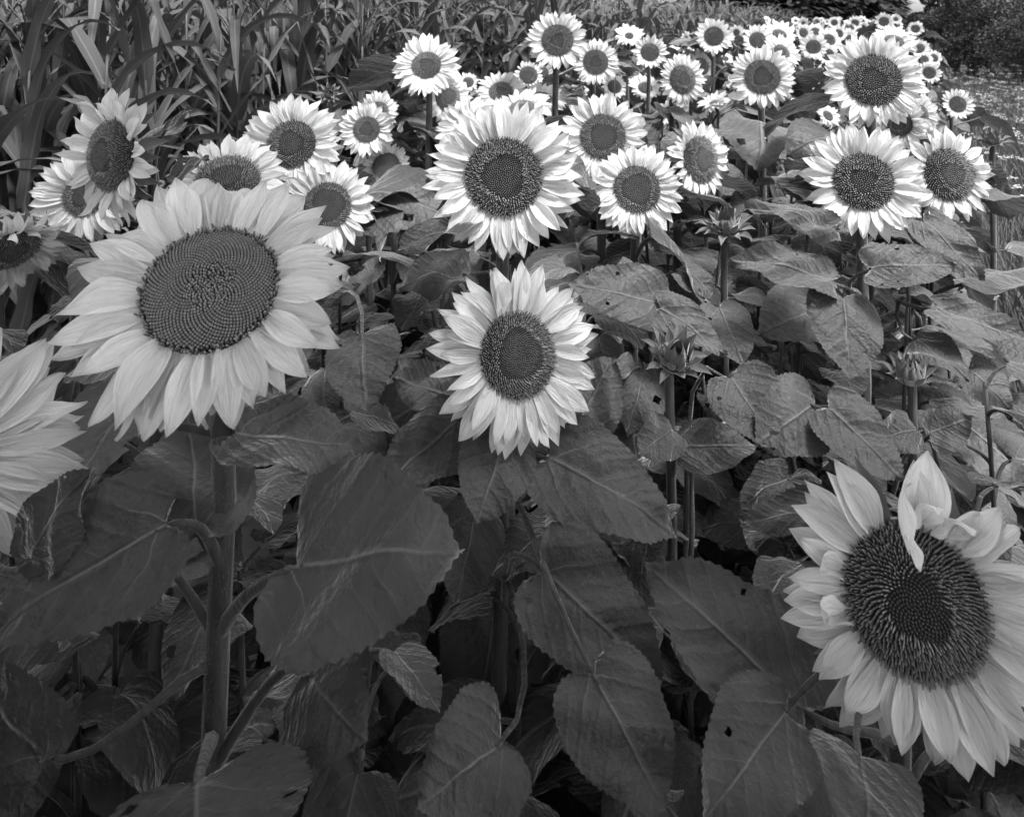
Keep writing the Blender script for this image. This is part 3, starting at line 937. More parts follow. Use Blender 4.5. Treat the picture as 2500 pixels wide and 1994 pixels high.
# under and around the middle flower
H('middle', (1062, 925), (1005, 1098), 175, 1.17, 1.08, (0, -.8, .35), None, .3, .12, .02, seed=12)
H('middle', (1158, 962), (1425, 1125), 215, 1.16, 1.10, (0, -.6, .7), (1090, 1080), .5, .2, .025, seed=13)
H('middle', (1146, 1200), (1388, 1430), 240, 1.06, .98, (-.1, -.65, .6), (1085, 1280), .5, .2, .03, seed=14)
H('middle', (960, 890), (800, 1035), 165, 1.24, 1.16, (0, -.6, .7), None, .4, .15, .05, seed=15)
H('middle', (1000, 1080), (960, 1270), 150, 1.18, 1.12, (.2, -.8, .4), None, .4, .15, .03, seed=16)
H('centre', (955, 835), (828, 800), 115, 1.30, 1.30, (0, -.6, .8), None, .5, .1, .05, seed=17)
H('centre', (1210, 905), (1290, 755), 150, 1.28, 1.36, (-.2, -.7, .6), None, .3, .1, .04, seed=18)
H('centre', (990, 472), (838, 527), 78, 1.36, 1.30, (0, -.35, .9), (1060, 560), .4, .2, .04, seed=19)
H('l6', (762, 706), (770, 862), 180, 1.30, 1.20, (0, -.85, .4), (735, 700), .3, .12, .02, seed=20)
H('m11', (988, 575), (838, 605), 95, 1.55, 1.5, (0, -.5, .85), None, .6, .15, .05, seed=21)
H('c3', (1388, 640), (1196, 600), 140, 1.52, 1.5, (0, -.75, .6), (1320, 690), .6, .15, .02, seed=22)
H('c3', (1390, 650), (1528, 748), 95, 1.5, 1.44, (0, -.6, .7), (1310, 760), .5, .2, .03, seed=23)
H('b1', (1515, 648), (1565, 768), 108, 1.6, 1.5, (0, -.85, .4), None, .3, .15, .02, seed=24)
H('r1', (1775, 628), (1787, 797), 160, 1.5, 1.4, (0, -.88, .35), (1772, 680), .3, .08, .02, seed=25)
H('r1', (1752, 590), (1535, 548), 110, 1.52, 1.5, (0, -.65, .7), (1768, 640), .5, .15, .03, seed=26)
H('r1', (1835, 565), (2010, 560), 110, 1.5, 1.46, (0, -.7, .6), (1772, 690), .6, .15, .03, seed=27)
H('r1', (1750, 480), (1568, 440), 82, 1.55, 1.55, (0, -.55, .8), None, .5, .1, .05, seed=28)
H('r2', (1945, 466), (2068, 590), 105, 1.66, 1.56, (-.2, -.75, .5), (1910, 520), .4, .15, .03, seed=29)
H('r2', (1972, 650), (2160, 725), 100, 1.6, 1.52, (0, -.6, .7), (1900, 690), .5, .15, .03, seed=30)
H('r2', (1930, 720), (2040, 800), 95, 1.6, 1.5, (0, -.6, .7), None, .5, .15, .04, seed=31)
H('r2', (2040, 780), (2130, 860), 110, 1.55, 1.48, (0, -.7, .6), None, .4, .15, .04, seed=32)
H('b2', (1440, 940), (1590, 940), 98, 1.3, 1.28, (0, -.7, .6), (1405, 1000), .5, .15, .04, seed=33)
H('b2', (1412, 905), (1345, 955), 95, 1.3, 1.25, (0, -.8, .5), None, .4, .1, .04, seed=34)
H('b2', (1540, 795), (1630, 945), 150, 1.45, 1.36, (.1, -.7, .6), None, .4, .25, .02, seed=35)
H('b3', (1715, 850), (1590, 935), 170, 1.42, 1.36, (0, -.7, .6), None, .5, .15, .02, seed=36)
H('b3', (1745, 860), (1900, 1010), 150, 1.38, 1.3, (0, -.7, .6), None, .4, .15, .02, seed=37)
H('b3', (1960, 910), (2045, 880), 90, 1.42, 1.4, (0, -.7, .6), None, .4, .15, .05, seed=38)
H('b3', (1925, 905), (1840, 925), 85, 1.42, 1.4, (0, -.7, .6), None, .4, .15, .04, seed=39)
H('right', (1760, 1075), (1562, 1102), 85, .98, .98, (0, -.45, .9), None, .3, .1, .03, seed=40)
H('right', (1690, 1490), (1365, 1190), 260, .92, 1.0, (0, -.7, .6), None, .3, .12, .02, seed=41)
H('right', (1812, 1592), (1830, 1800), 230, .78, .70, (0, -.7, .5), None, .5, .15, .03, seed=42)
H('right', (1650, 1500), (1480, 1730), 220, .88, .8, (0, -.6, .7), None, .4, .15, .03, seed=43)
H('middle', (1060, 1560), (880, 1700), 220, .95, .88, (0, -.6, .7), None, .5, .15, .03, seed=44)
H('middle', (1250, 1420), (1400, 1700), 240, .92, .84, (0, -.65, .6), None, .4, .15, .03, seed=45)
H('l2', (338, 280), (408, 230), 34, 1.5, 1.5, (0, -.6, .8), None, .2, .2, .04, seed=46, zone=False)
H('l2', (362, 372), (440, 335), 46, 1.46, 1.48, (0, -.5, .8), None, .5, .1, .05, seed=47, zone=False)

for key in list(SUNFLOWER_STEMS):
    root, rw, pts, r, n, size, D = SUNFLOWER_STEMS[key]
    if n: auto_leaves(root, rw, pts, r, n, size, lo=.32, hi=.90, joined=D < 90)

# ------------------------------------------------------------------ further plants in the strip
SHORT = {'near': 'the largest left bloom', 'right': 'the lower right bloom', 'middle': 'the middle flower', 'centre': 'the big central bloom',
         'edge': 'the cut off left bloom', 'r1': 'the pointed petal bloom at right', 'r2': 'the curled petal bloom at right edge', 'r3': 'the tallest right bloom',
         'c2': 'the dotted ring bloom', 'c3': 'the drooping petal bloom right of centre', 'c4': 'the sideways bloom right of centre', 'l2': 'the left bloom in profile',
         'l5': 'the thin petalled upper left bloom', 'l6': 'the bloom touching the largest one', 'm11': 'the small wilting bloom', 'b1': 'the opening bud',
         'b2': 'the spiky green bud', 'b3': 'the dark closed bud', 'm35': 'the round bloom near the tallest', 'm30': 'the narrow disc bloom',
         'm12': 'the bloom against the corn', 'm18': 'the top centre bloom', 'm53': 'the lone meadow edge bloom', 'm32': 'the upright bloom before far corn', 'm24': 'the bloom with folded petal'}
LEAFY = []
def label_leafy():
    """name each flowerless plant by the bloom it stands next to in the picture"""
    by = {}
    for o, p in LEAFY:
        u, v, d = proj(p)
        key = min(SHORT, key=lambda k: (HEAD_AT[k][0] - u) ** 2 + (HEAD_AT[k][1] - v) ** 2)
        du, dv = u - HEAD_AT[key][0], v - HEAD_AT[key][1]
        where = ('below' if dv > 0 else 'above') if abs(dv) > abs(du) else ('right of' if du > 0 else 'left of')
        by.setdefault((where, key), []).append((d, o))
    order = ['nearest', 'second nearest', 'third nearest', 'fourth nearest', 'fifth nearest', 'sixth nearest', 'seventh nearest', 'eighth nearest']
    for (where, key), lst in by.items():
        lst.sort(key=lambda t: t[0])
        for i, (d, o) in enumerate(lst):
            o['label'] = ('young leafy flowerless plant %s %s' % (where, SHORT[key])) if len(lst) == 1 else \
                ('%s young flowerless plant %s %s' % (order[min(i, 7)], where, SHORT[key]))

def leafy(x, y, h, n, size, seed):
    r = random.Random(seed)
    gp = Vector((x, y, 0)); top = Vector((x + r.uniform(-.08, .08), y + r.uniform(-.08, .08), h))
    bow = Vector((r.uniform(-.07, .07), r.uniform(-.07, .07), 0))
    pts = [gp.lerp(top, i / 9) + bow * math.sin(math.pi * i / 9) for i in range(10)]
    plan = plan_leaves(pts, r, n + 4, size * 1.12, .22, 1.0)
    if len(plan) < 4: return
    zt = max(q[0].z for q in plan) + .01
    pts = [p for p in pts if p.z < zt - .03]
    pts.append(gp.lerp(top, zt / h))
    root, rw = thing('young_sunflower', gp, 'young leafy sunflower plant without a flower in the understory', 'sunflower', 'leafy young plants between the sunflowers')
    part('stem', stem_mesh(pts, .008, .004, 6), root, rw)
    LEAFY.append((root, pts[-1].copy()))
    auto_leaves(root, rw, pts, r, n, size, plan=plan)
def leafy_shade(x, y, h, seed):
    r = random.Random(seed)
    gp = Vector((x, y, 0))
    pts = [gp + Vector((.01 * math.sin(i), .01 * math.cos(i * 1.3), h * i / 9)) for i in range(10)]
    root, rw = thing('young_sunflower', gp, 'leafy sunflower plant standing outside the left and lower picture edge', 'sunflower', 'sunflower plants beside the camera')
    part('stem', stem_mesh(pts, .011, .006, 6), root, rw)
    az = r.uniform(0, 6)
    for k in range(13):
        f = .38 + .6 * k / 12
        az += 2.4
        sp = gp + Vector((0, 0, h * f)); o = Vector((math.cos(az), math.sin(az), 0))
        base = sp + o * .09 + Vector((0, 0, .05)); L = .25 * r.uniform(.8, 1.1)
        y_ = (o - Vector((0, 0, r.uniform(.1, .6)))).normalized()
        tip = base + y_ * L
        bad = False
        for q in (base, tip, base.lerp(tip, .5)):
            if q.y > .12:
                u, v, d = proj(q)
                if -260 < u < 2700 and v < 2300: bad = True
            if (q - Vector((0, 0, EYE))).length < .35: bad = True
        if not bad:
            add_leaf(root, rw, base, frame(y_, (0, 0, 1)), L, LEAF[r.randrange(10)], sp)
r_ = random.Random(21)
for k, (u, d, h) in enumerate([(700, 1.05, .9), (950, 1.1, 1.1), (1150, .8, .8), (1400, 1.2, 1.1), (1500, .85, .8),
                               (1750, 1.0, .9), (1900, 1.25, 1.2), (2100, 1.3, 1.15), (2350, 1.5, 1.3), (900, 1.4, 1.35), (600, 1.3, 1.2),
                               (350, 1.2, 1.2), (120, 1.25, 1.2), (1050, 1.55, 1.4), (1350, 1.65, 1.4), (1650, 1.6, 1.4), (1850, 1.75, 1.45),
                               (2050, 1.9, 1.5), (2250, 2.0, 1.5), (2400, 1.9, 1.4), (700, 1.65, 1.45), (1200, 2.1, 1.55), (1500, 2.2, 1.55),
                               (1700, 2.3, 1.6), (1950, 2.4, 1.6), (2150, 2.6, 1.6), (900, 2.0, 1.5), (1300, 2.7, 1.6), (1600, 2.9, 1.65),
                               (2330, 2.5, 1.5), (2480, 1.15, 1.0), (2450, 1.3, 1.15), (20, 1.5, 1.35), (230, 1.6, 1.4),
                               (1560, 1.75, 1.4), (1780, 1.9, 1.5), (1900, 2.05, 1.5), (2000, 1.65, 1.35), (2130, 1.75, 1.4), (2260, 1.7, 1.35), (2370, 1.8, 1.35), (2440, 1.65, 1.25),
                               (1680, 2.0, 1.45), (1600, 2.4, 1.6), (1820, 2.6, 1.6), (2040, 2.2, 1.5), (2180, 2.2, 1.5), (2300, 2.3, 1.45), (1420, 1.9, 1.45), (1100, 1.8, 1.4),
                               (1480, 1.35, 1.15), (1620, 1.45, 1.15), (1700, 1.25, 1.0), (1850, 1.5, 1.15), (1980, 1.45, 1.1), (2280, 1.25, 1.05), (800, 1.25, 1.1), (1010, 1.3, 1.1)]):
    if u > 2310 and d > 1.55: continue
    leafy((u - CX) / F * d, d, h, 10, .19 if d < 1.4 else .18, 40 + k)
for k in range(46):
    s_ = r_.uniform(2.3, 6.5); g_ = strip(r_.uniform(-1.5, .25), s_)
    if g_.y < 2.0 or proj((g_.x, g_.y, 1.6))[0] > 2300: continue
    leafy(g_.x, g_.y, r_.uniform(1.5, 1.78), 8, .2, 300 + k)
# unseen plants added beside and behind the camera to shade the foreground
for k in range(60):
    p_, s_ = r_.uniform(-1.6, .6), r_.uniform(-1.0, .7)
    g_ = strip(p_, s_)
    if math.hypot(g_.x, g_.y) < .42 or (g_.y > .25 and abs(g_.x) < .95 * g_.y + .1): continue
    leafy_shade(g_.x, g_.y, r_.uniform(1.4, 1.75), 90 + k)

label_leafy()

# distant blooms along the strip
r_ = random.Random(5)
cnt = 0
for k in range(1500):
    s = 2.6 + 22 * r_.random() ** 1.3
    p = r_.uniform(-1.5, .45)
    g = strip(p, s)
    if g.y < 2.6: continue
    z = r_.uniform(1.55, 1.92) + .1 * (g.y > 8)
    u, v, d = proj((g.x, g.y, z))
    if u > 2285 or u < 1250 or p > .3: continue
    real = r_.uniform(.12, .21)
    D = real * F / d
    if D > 88 or (u > 2190 and D > 40): continue
    if any((u - hu) ** 2 + (v - hv) ** 2 < ((hr + D * .5) * (.8 if hr > 40 else .42)) ** 2 for hu, hv, hr, hd in HEADS): continue
    S('far%d' % k, u, v, D, real, r_.uniform(.30, .42), (r_.uniform(-50, 55) if r_.random() < .85 else r_.uniform(110, 230)), r_.uniform(0, 65), 'small distant sunflower among the crowded rows at the far end of the strip',
      group='distant sunflowers at the far end', quality=0, leaves=0)
    root, rw, pts, r, n, size, D2 = SUNFLOWER_STEMS['far%d' % k]
    auto_leaves(root, rw, pts, r, 10, .21, .5, .95, joined=True)
    cnt += 1
    if cnt > 190: break

# ------------------------------------------------------------------ corn
def corn_leaf_arrays(seed, rows=12):
    r = np.random.RandomState(seed)
    s = np.linspace(0, 1, rows); t = np.array([-1, -.45, 0, .45, 1.0])
    w = .045 * np.minimum(1, (s + .03) / .12) ** .5 * (1 - s ** 2.2) + .0015
    ang = R(r.uniform(58, 80)) - R(r.uniform(95, 165)) * s ** r.uniform(1.2, 2.4)
    if r.rand() < .35:   # a kinked leaf
        kx = r.uniform(.4, .65); ang = np.where(s > kx, R(-60 + r.uniform(-20, 20)), R(r.uniform(55, 75)) - .4 * s)
    st = 1.0 / (rows - 1)
    yy = np.concatenate([[0], np.cumsum(np.cos(ang[:-1]))]) * st
    zz = np.concatenate([[0], np.cumsum(np.sin(ang[:-1]))]) * st
    tw = r.uniform(-1.2, 1.2) * s ** 1.5
    T, W = t[None, :], w[:, None]
    X = T * W * np.cos(tw)[:, None]
    N = .28 * np.abs(T) * W + T * W * np.sin(tw)[:, None] + .008 * np.sin(s * 22 + r.uniform(0, 6))[:, None] * np.sign(T) * np.abs(T)
    Y = yy[:, None] - N * np.sin(ang)[:, None]
    Z = zz[:, None] + N * np.cos(ang)[:, None]
    X = X + (r.uniform(-.15, .15) * s ** 2)[:, None]
    v = np.stack([X, Y, Z], -1).reshape(-1, 3)
    uv = np.stack([np.repeat(t[None], rows, 0), np.repeat(s[:, None], 5, 1) * 3 + seed], -1).reshape(-1, 2)
    return v, grid_faces(rows, 5), uv
CORN_A = [corn_leaf_arrays(i) for i in range(12)]
CORN_LEAF = [new_mesh('leaf', a[0], a[1], M_corn, a[2]) for a in CORN_A]

def tassel_arrays(seed):
    J = Joiner(); r = random.Random(seed)
    def spike(p0, p1, bend):
        pts = bez(p0, p0.lerp(p1, .4) + Vector((0, 0, bend)), p0.lerp(p1, .8) + Vector((0, 0, bend)), p1, 12)
        v, f = tube(pts, [.0022 + .0028 * (i % 2) for i in range(12)], 4)
        J.add(v, f)
    spike(Vector((0, 0, 0)), Vector((r.uniform(-.03, .03), r.uniform(-.03, .03), .34)), 0)
    for k in range(7):
        a = k * 2.4; o = Vector((math.cos(a), math.sin(a), 0)); h = .02 + .016 * k
        L = r.uniform(.14, .22)
        spike(Vector((0, 0, h)), Vector((0, 0, h)) + o * L * .6 + Vector((0, 0, L * .75)), .02)
    return J
TASSEL = [tassel_arrays(i).mesh('tassel', M_tassel, False) for i in range(3)]

def corn_plan(r):
    h = r.uniform(1.75, 2.15)
    a0 = r.uniform(0, 6.28)
    lv = []
    n = r.randrange(11, 15)
    for k in range(n):
        f = .16 + .80 * k / (n - 1)
        lv.append((h * f, a0 + math.pi * k + r.uniform(-.5, .5), r.randrange(12), r.uniform(.62, .9) * (1.05 - .45 * abs(f - .55))))
    return h, lv
def stalk_arrays(h, lean):
    pts = []; rad = []
    for i in range(9):
        t = i / 8
        pts.append(Vector((lean[0] * t, lean[1] * t, h * t))); rad.append(.013 - .008 * t)
    return tube(pts, rad, 6)

r_ = random.Random(77)
J = Joiner()
near_n = 0
rows_ = [-2.7, -3.0, -3.35, -3.8, -4.4, -5.1, -5.8, -6.5, -7.3, -8.1, -9, -9.9, -10.8, -11.8, -12.8, -13.9, -15, -16.2, -17.5]
for ri, p in enumerate(rows_):
    s = .2
    while s < 29:
        g = strip(p + r_.uniform(-.1, .1), s + r_.uniform(-.05, .05))
        s += (.14 if s < 9 else .24) * (1 if ri < 5 else 1.5)
        g.z = float(hill(to_strip(g.x, g.y)[0], to_strip(g.x, g.y)[1]))
        if g.y < .3: continue
        u, v, d = proj((g.x, g.y, 1.9))
        if u < -700 or u > 2200: continue
        if ri > 6 and (u < -150 or d < 3): continue
        h, lv = corn_plan(r_)
        lean = (r_.uniform(-.08, .08), r_.uniform(-.08, .08))
        indiv = (ri < 3 and d < 7.5 and u > -330) and near_n < 180
        if indiv:
            near_n += 1
            root, rw = thing('corn_plant', g, 'green corn plant with long arching leaves in the front of the cornfield', 'corn', 'corn plants at the front of the cornfield')
            v_, f_ = stalk_arrays(h, lean)
            part('stalk', new_mesh('stalk', v_, f_, M_corn_stalk), root, rw, Matrix.Translation(g))
            for (z, a, vi, L) in lv:
                t = z / h
                M = trs(g + Vector((lean[0] * t, lean[1] * t, z)), Matrix.Rotation(a, 3, 'Z'), (L * r_.uniform(.95, 1.25), L, L))
                part('leaf', CORN_LEAF[vi], root, rw, M)
            if r_.random() < .7:
                part('tassel', TASSEL[r_.randrange(3)], root, rw, trs(g + Vector((lean[0], lean[1], h - .02)), Matrix.Rotation(r_.uniform(0, 6), 3, 'Z'), 1.0))
        else:
            v_, f_ = stalk_arrays(h, lean)
            J.add(v_ + np.array(g), f_, np.full((len(v_), 2), .5))
            for (z, a, vi, L) in lv:
                if z < (.8 if ri < 5 else 1.1): continue
                t = z / h
                A = CORN_A[vi]
                M = np.array(trs(g + Vector((lean[0] * t, lean[1] * t, z)), Matrix.Rotation(a, 3, 'Z'), (L * 1.1, L, L)))
                vv = A[0] @ M[:3, :3].T + M[:3, 3]
                if d > 8 or ri > 4:   # fewer rows far away
                    idx = np.arange(12).reshape(-1)[::2]
                    idx = np.append(idx, 11) if idx[-1] != 11 else idx
                    sel = (idx[:, None] * 5 + np.array([0, 2, 4])).ravel()
                    J.add(vv[sel], grid_faces(len(idx), 3), A[2][sel])
                else:
                    J.add(vv, A[1], A[2])
            tv, tf = tube([g + Vector((lean[0], lean[1], h - .02)), g + Vector((lean[0] * 1.1, lean[1], h + .3))], [.008, .004], 4)
            J.add(tv, tf, np.full((len(tv), 2), .5))
solo('corn_field', J.mesh('corn_field', M_corn), 'dense mass of corn filling the field behind its front plants', 'corn', 'stuff')
print('corn', near_n, J.n)

# ------------------------------------------------------------------ meadow beside the strip
def meadow():
    J = Joiner(); n = 70000
    rr = np.random.RandomState(3)
    s = 1.6 + 26 * rr.rand(n) ** 1.3
    p = .55 + (.5 + s * .30) * rr.rand(n) ** 1.1
    x = p * math.cos(SD) + s * math.sin(SD); y = -p * math.sin(SD) + s * math.cos(SD)
    hgt = rr.uniform(.35, 1.0, n) * (1 - .25 * (s < 4))
    a = rr.uniform(0, 6.28, n); w = rr.uniform(.003, .007, n) * (1 + s * .09)
    lean = rr.uniform(.05, .5, n) * hgt; la = rr.uniform(0, 6.28, n)
    vs = []
    for k, (f, ww) in enumerate(((0, 1), (.5, .8), (1, .12))):
        cx = x + lean * f ** 2 * np.cos(la); cy = y + lean * f ** 2 * np.sin(la); cz = hgt * (f - .18 * f ** 3)
        for sg in (-1, 1):
            vs.append(np.stack([cx + sg * w * ww * np.cos(a), cy + sg * w * ww * np.sin(a), cz], -1))
    v = np.stack(vs, 1).reshape(-1, 3)
    o = np.arange(n)[:, None] * 6
    f = np.concatenate([o + np.array([[0, 1, 3, 2]]), o + np.array([[2, 3, 5, 4]])])
    solo('meadow_grass', new_mesh('meadow_grass', v, f, M_grass), 'tall meadow grass growing along the right side of the strip', 'grass', 'stuff')
    # white umbels
    m = 1500
    J = Joiner()
    for k in range(m):
        ss = 5 + 21 * rr.rand(); pp = .8 + (.3 + ss * .24) * rr.rand()
        g = strip(pp, ss); h = rr.uniform(.75, 1.12)
        tv, tf = tube([g, g + Vector((0, 0, h))], [.004, .003], 3, cap=False)
        J.add(tv, tf, None, .0)
        R0 = rr.uniform(.03, .07)
        for q in range(10):
            b = rr.uniform(0, 6.28); ra = R0 * math.sqrt(rr.rand()); c = np.array(g) + np.array([ra * math.cos(b), ra * math.sin(b), h + rr.uniform(-.01, .012)])
            e = .008 * rr.uniform(.7, 1.3)
            quad = c + np.array([[-e, -e, 0], [e, -e, .004], [e, e, 0], [-e, e, .004]])
            J.add(quad, np.array([[0, 1, 2, 3]]), None, 1.0)
    solo('meadow_flowers', J.mesh('meadow_flowers', M_umbel_t, False), 'white umbel flowers sprinkled over the meadow', 'wildflowers', 'stuff')
M_umbel_t = tone_material('umbel_tone', .10, .42, .8, .1, .1, 5)
meadow()

# ------------------------------------------------------------------ shrubs and trees behind
def leaf_cloud(n, centres, radii, size, seed, mat, name, flat=.75):
    rr = np.random.RandomState(seed)
    c = np.array(centres); rd = np.array(radii)
    pick = rr.choice(len(c), n, p=rd ** 2 / (rd ** 2).sum())
    dirs = rr.normal(size=(n, 3)); dirs /= np.linalg.norm(dirs, axis=1)[:, None]
    pos = c[pick] + dirs * (rd[pick] * rr.uniform(.55, 1.05, n) ** .6)[:, None] * np.array([1, 1, flat])
    a = rr.normal(size=(n, 3)); a /= np.linalg.norm(a, axis=1)[:, None]
    b = np.cross(a, rr.normal(size=(n, 3))); b /= np.linalg.norm(b, axis=1)[:, None]
    sz = size * rr.uniform(.6, 1.4, n)[:, None]
    v = np.stack([pos - a * sz, pos + b * sz * .45, pos + a * sz, pos - b * sz * .45], 1).reshape(-1, 3)
    return new_mesh(name, v, np.arange(4 * n).reshape(-1, 4), mat, None, None, False)

def shrub(u, d, h, w, label, seed, n=5000, size=.03):
    r = random.Random(seed)
    g = Vector(((u - CX) / F * d, d, 0))
    root, rw = thing('shrub', g, label, 'shrub', 'shrubs behind the meadow')
    cs, rs = [], []
    for k in range(16):
        a = r.uniform(0, 6.28); q = r.random() ** .5 * w * .42; z = r.uniform(.12, .9) * h
        q *= 1 - .5 * (z / h) ** 2
        cs.append((g.x + q * math.cos(a), g.y + q * math.sin(a), z)); rs.append(r.uniform(.16, .3) * w)
    part('crown', leaf_cloud(n, cs, rs, size, seed, M_bush, 'crown'), root, rw)
    J = Joiner()
    for k in range(6):
        c = Vector(cs[k])
        v, f = tube(bez(g + Vector((r.uniform(-.1, .1), 0, 0)), g + Vector((0, 0, h * .25)), g.lerp(c, .6), c, 7), [.06 - .007 * i for i in range(7)], 5)
        part('branch', new_mesh('branch', v, f, M_bark), root, rw)

shrub(2335, 18.5, 3.2, 1.6, 'dark shrub right of the bright gap in the trees', 1, 34000)
shrub(2470, 17.5, 3.6, 2.6, 'leafy shrub at the top right corner behind the meadow', 2, 34000)
shrub(2600, 15.5, 3.2, 2.6, 'shrub cut off by the right edge behind the meadow', 3, 28000)
shrub(2284, 23.5, 5.5, 1.5, 'tall dark shrub right beside the bright gap in the trees', 4, 34000)
shrub(2440, 22, 5.5, 3.4, 'tall shrub rising behind the others at the top right', 5, 34000)

def conifer(u, d, label, seed, rad=.17, low=2.4, h=15, wide=2.0):
    r = random.Random(seed)
    g = Vector(((u - CX) / F * d, d, 0))
    root, rw = thing('conifer_tree', g, label, 'tree', 'conifers behind the far corn')
    pts = [g + Vector((.05 * math.sin(i + seed), .04 * math.cos(i), h * i / 12)) for i in range(13)]
    v, f = tube(pts, [rad * (1.25 if i == 0 else 1) * (1 - i / 13.5) for i in range(13)], 9)
    part('trunk', new_mesh('trunk', v, f, M_bark), root, rw)
    for k in range(9):     # dead lower branches
        z = r.uniform(.9, low + 1.6); a = r.uniform(0, 6.28); L = r.uniform(.5, 1.3)
        o = Vector((math.cos(a), math.sin(a), 0))
        b = g + Vector((0, 0, z))
        v, f = tube(bez(b, b + o * L * .4, b + o * L * .7 - Vector((0, 0, .1)), b + o * L - Vector((0, 0, .25 * L)), 6), [.022 - .0035 * i for i in range(6)], 4)
        part('branch', new_mesh('branch', v, f, M_bark), root, rw)
    rr = np.random.RandomState(seed)
    n = 3600
    z = low + (h - low) * rr.rand(n) ** 1.25
    rmax = wide * (1 - (z - low) / (h - low + .6)) + .15
    q = rmax * rr.uniform(.15, 1, n) ** .7; a = np.round(rr.uniform(0, 6.28, n) * 2.2 + z * 2) / 2.2 + rr.normal(0, .12, n)
    pos = np.stack([g.x + q * np.cos(a), g.y + q * np.sin(a), z - .28 * q], -1)
    out = np.stack([np.cos(a), np.sin(a), -.35 + 0 * a], -1); side = np.stack([-np.sin(a), np.cos(a), 0 * a], -1)
    L = rr.uniform(.25, .5, n)[:, None]; W = rr.uniform(.06, .13, n)[:, None]
    out = out + rr.normal(0, .25, (n, 3)); side = side + rr.normal(0, .3, (n, 3))
    vv = np.stack([pos - out * L * .4, pos + side * W, pos + out * L * .6, pos - side * W], 1).reshape(-1, 3)
    part('crown', new_mesh('crown', vv, np.arange(4 * n).reshape(-1, 4), M_needle, None, None, False), root, rw)

names = ['first', 'second', 'third', 'fourth', 'fifth', 'sixth', 'seventh', 'eighth', 'ninth', 'tenth', 'eleventh', 'twelfth']
us = [1730, 1790, 1842, 1868, 1905, 1962, 1998, 2045, 2090, 2128]
for k, u in enumerate(us):
    conifer(u, 29 + (k * 37 % 5) * .8, names[k] + ' conifer trunk from the left in the dark wood behind the corn', 50 + k, .14 + .05 * (k * 7 % 3) / 2, wide=min(2.0, (2205 - u) / 61))
us2 = [1750, 1815, 1880, 1935, 1985, 2015, 2050, 2085, 2120, 2150, 2172]
for k, u in enumerate(us2):
    conifer(u, 34 + (k * 29 % 7) * .8, 'conifer deep in the dark wood behind the far corn', 80 + k, .15, .6 + (k % 3) * .4, wide=min(2.0, (2212 - u) / 52))

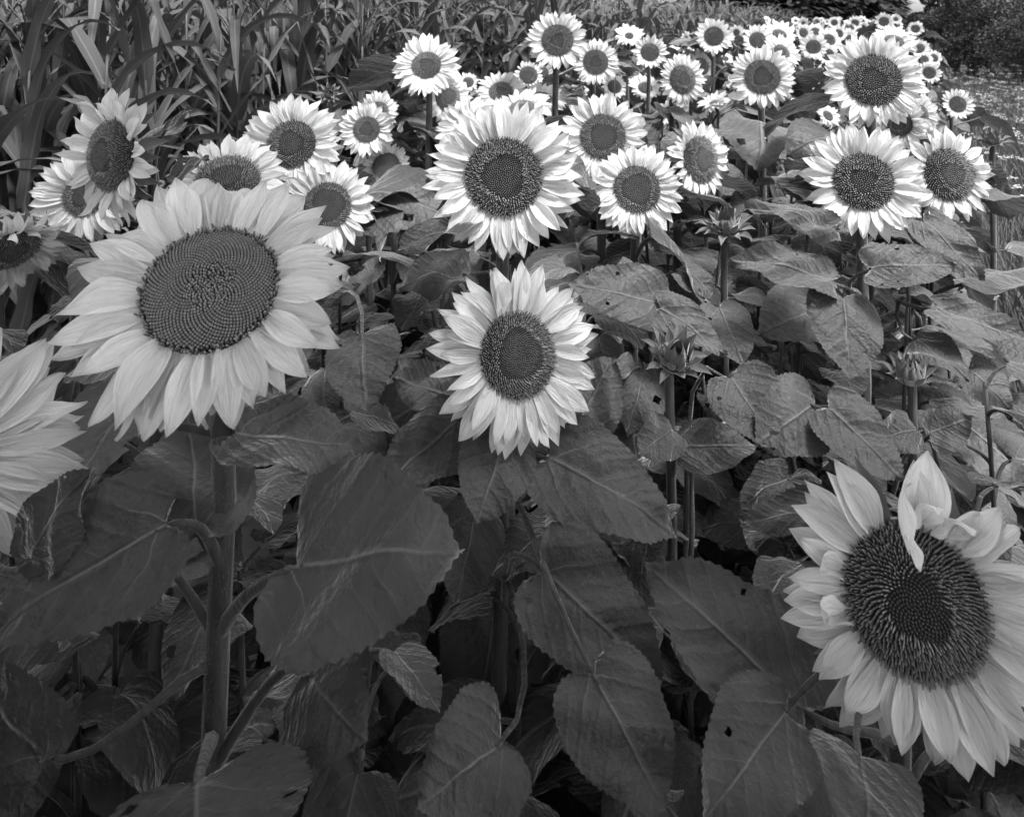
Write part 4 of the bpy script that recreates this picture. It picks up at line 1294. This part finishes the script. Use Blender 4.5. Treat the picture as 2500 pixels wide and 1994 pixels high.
def overhang():
    """unseen broadleaf tree, added so that its crown shades the foreground"""
    r = random.Random(4)
    g = Vector((1.3, -3.0, 0))
    root, rw = thing('unseen_shade_tree', g, 'broadleaf tree behind the camera shading the nearest plants', 'tree')
    top = Vector((.7, -2.0, 4.6))
    v, f = tube(bez(g, g + Vector((0, 0, 1.6)), g + Vector((-.2, .2, 3)), top, 10), [.17 - .012 * i for i in range(10)], 9)
    part('trunk', new_mesh('trunk', v, f, M_bark), root, rw)
    cs, rs = [], []
    for k in range(77):  # crown clumps of the added tree, placed above the view to darken the foreground
        a = r.uniform(0, 6.28); q = 2.2 * r.random() ** .5
        c = Vector((.7 + q * math.cos(a) * 1.05, -1.2 + q * math.sin(a) * .62, r.uniform(3.0, 4.4)))
        if k >= 36:
            c = Vector((r.uniform(-1.0, 1.5), r.uniform(-.3, .45), r.uniform(2.95, 3.5)))
        if k >= 72:
            c = Vector((r.uniform(-.3, .15), r.uniform(.0, .35), r.uniform(2.9, 3.4)))
        elif k >= 58:
            c = Vector((r.uniform(.1, 1.5), r.uniform(-.35, .4), r.uniform(2.9, 3.5)))
        elif k >= 52:
            c = Vector((r.uniform(-.75, .0), r.uniform(.5, 1.15), r.uniform(3.0, 3.5)))
        cs.append(tuple(c)); rs.append(r.uniform(.3, .5) if k < 36 else r.uniform(.2, .34))
        if k < 10:
            b0 = g.lerp(top, .55 + .04 * k)
            v, f = tube(bez(b0, b0.lerp(c, .3) + Vector((0, 0, .3)), b0.lerp(c, .7) + Vector((0, 0, .3)), c, 7), [.05 - .006 * i for i in range(7)], 5)
            part('limb', new_mesh('limb', v, f, M_bark), root, rw)
    part('crown', leaf_cloud(12000, cs, rs, .075, 9, M_bush, 'crown'), root, rw)
overhang()

# a folded white petal lying over the top of the lower right disc
_root, _rw = SUNFLOWER_STEMS['right'][:2]
_b = P(2218, 1345, .80); _t = P(2150, 1178, .80)
part('petal', PET_CURL[1], _root, _rw, trs(_b, frame(_t - _b, (.8, -.6, .1)), (.085, .095, .095)))
_t2 = P(2206, 1290, .80)
part('petal', PET_CURL[3], _root, _rw, trs(P(2216, 1300, .79), frame(Vector((0, -.1, -1)), (0, -1, .1)), (.045, .035, .04)))

def bristles(key, n, L, rad):
    root, rw, pts = SUNFLOWER_STEMS[key][:3]
    rr = np.random.RandomState(2)
    P_ = np.array([tuple(p) for p in pts])
    t = rr.uniform(4.5, len(P_) - 2.0, n); i = t.astype(int); f = (t - i)[:, None]
    c = P_[i] * (1 - f) + P_[i + 1] * f
    a = rr.uniform(0, 6.28, n)
    o = np.stack([np.cos(a), np.sin(a), rr.uniform(-.2, .5, n)], -1)
    side = np.stack([-np.sin(a), np.cos(a), np.zeros(n)], -1) * .00035
    r_at = (rad * (1.15 - .35 * t / (len(P_) - 1)) * .97)[:, None]
    flat = o * np.array([1, 1, 0])
    b = c + flat * r_at
    tip = b + o * (L * rr.uniform(.5, 1.2, n))[:, None]
    v = np.stack([b - side, b + side, tip], 1).reshape(-1, 3)
    part('bristles', new_mesh('bristles', v, np.arange(3 * n).reshape(-1, 3), M_bristle, None, None, False), root, rw, None, 'stuff')
M_bristle = plain('bristle', .22, 50, .2, .6, .2, trans=.3)
bristles('near', 2600, .0042, .013 * (.31 / .26) ** .5)
bristles('right', 900, .004, .0139)
bristles('middle', 1500, .0038, .0134)
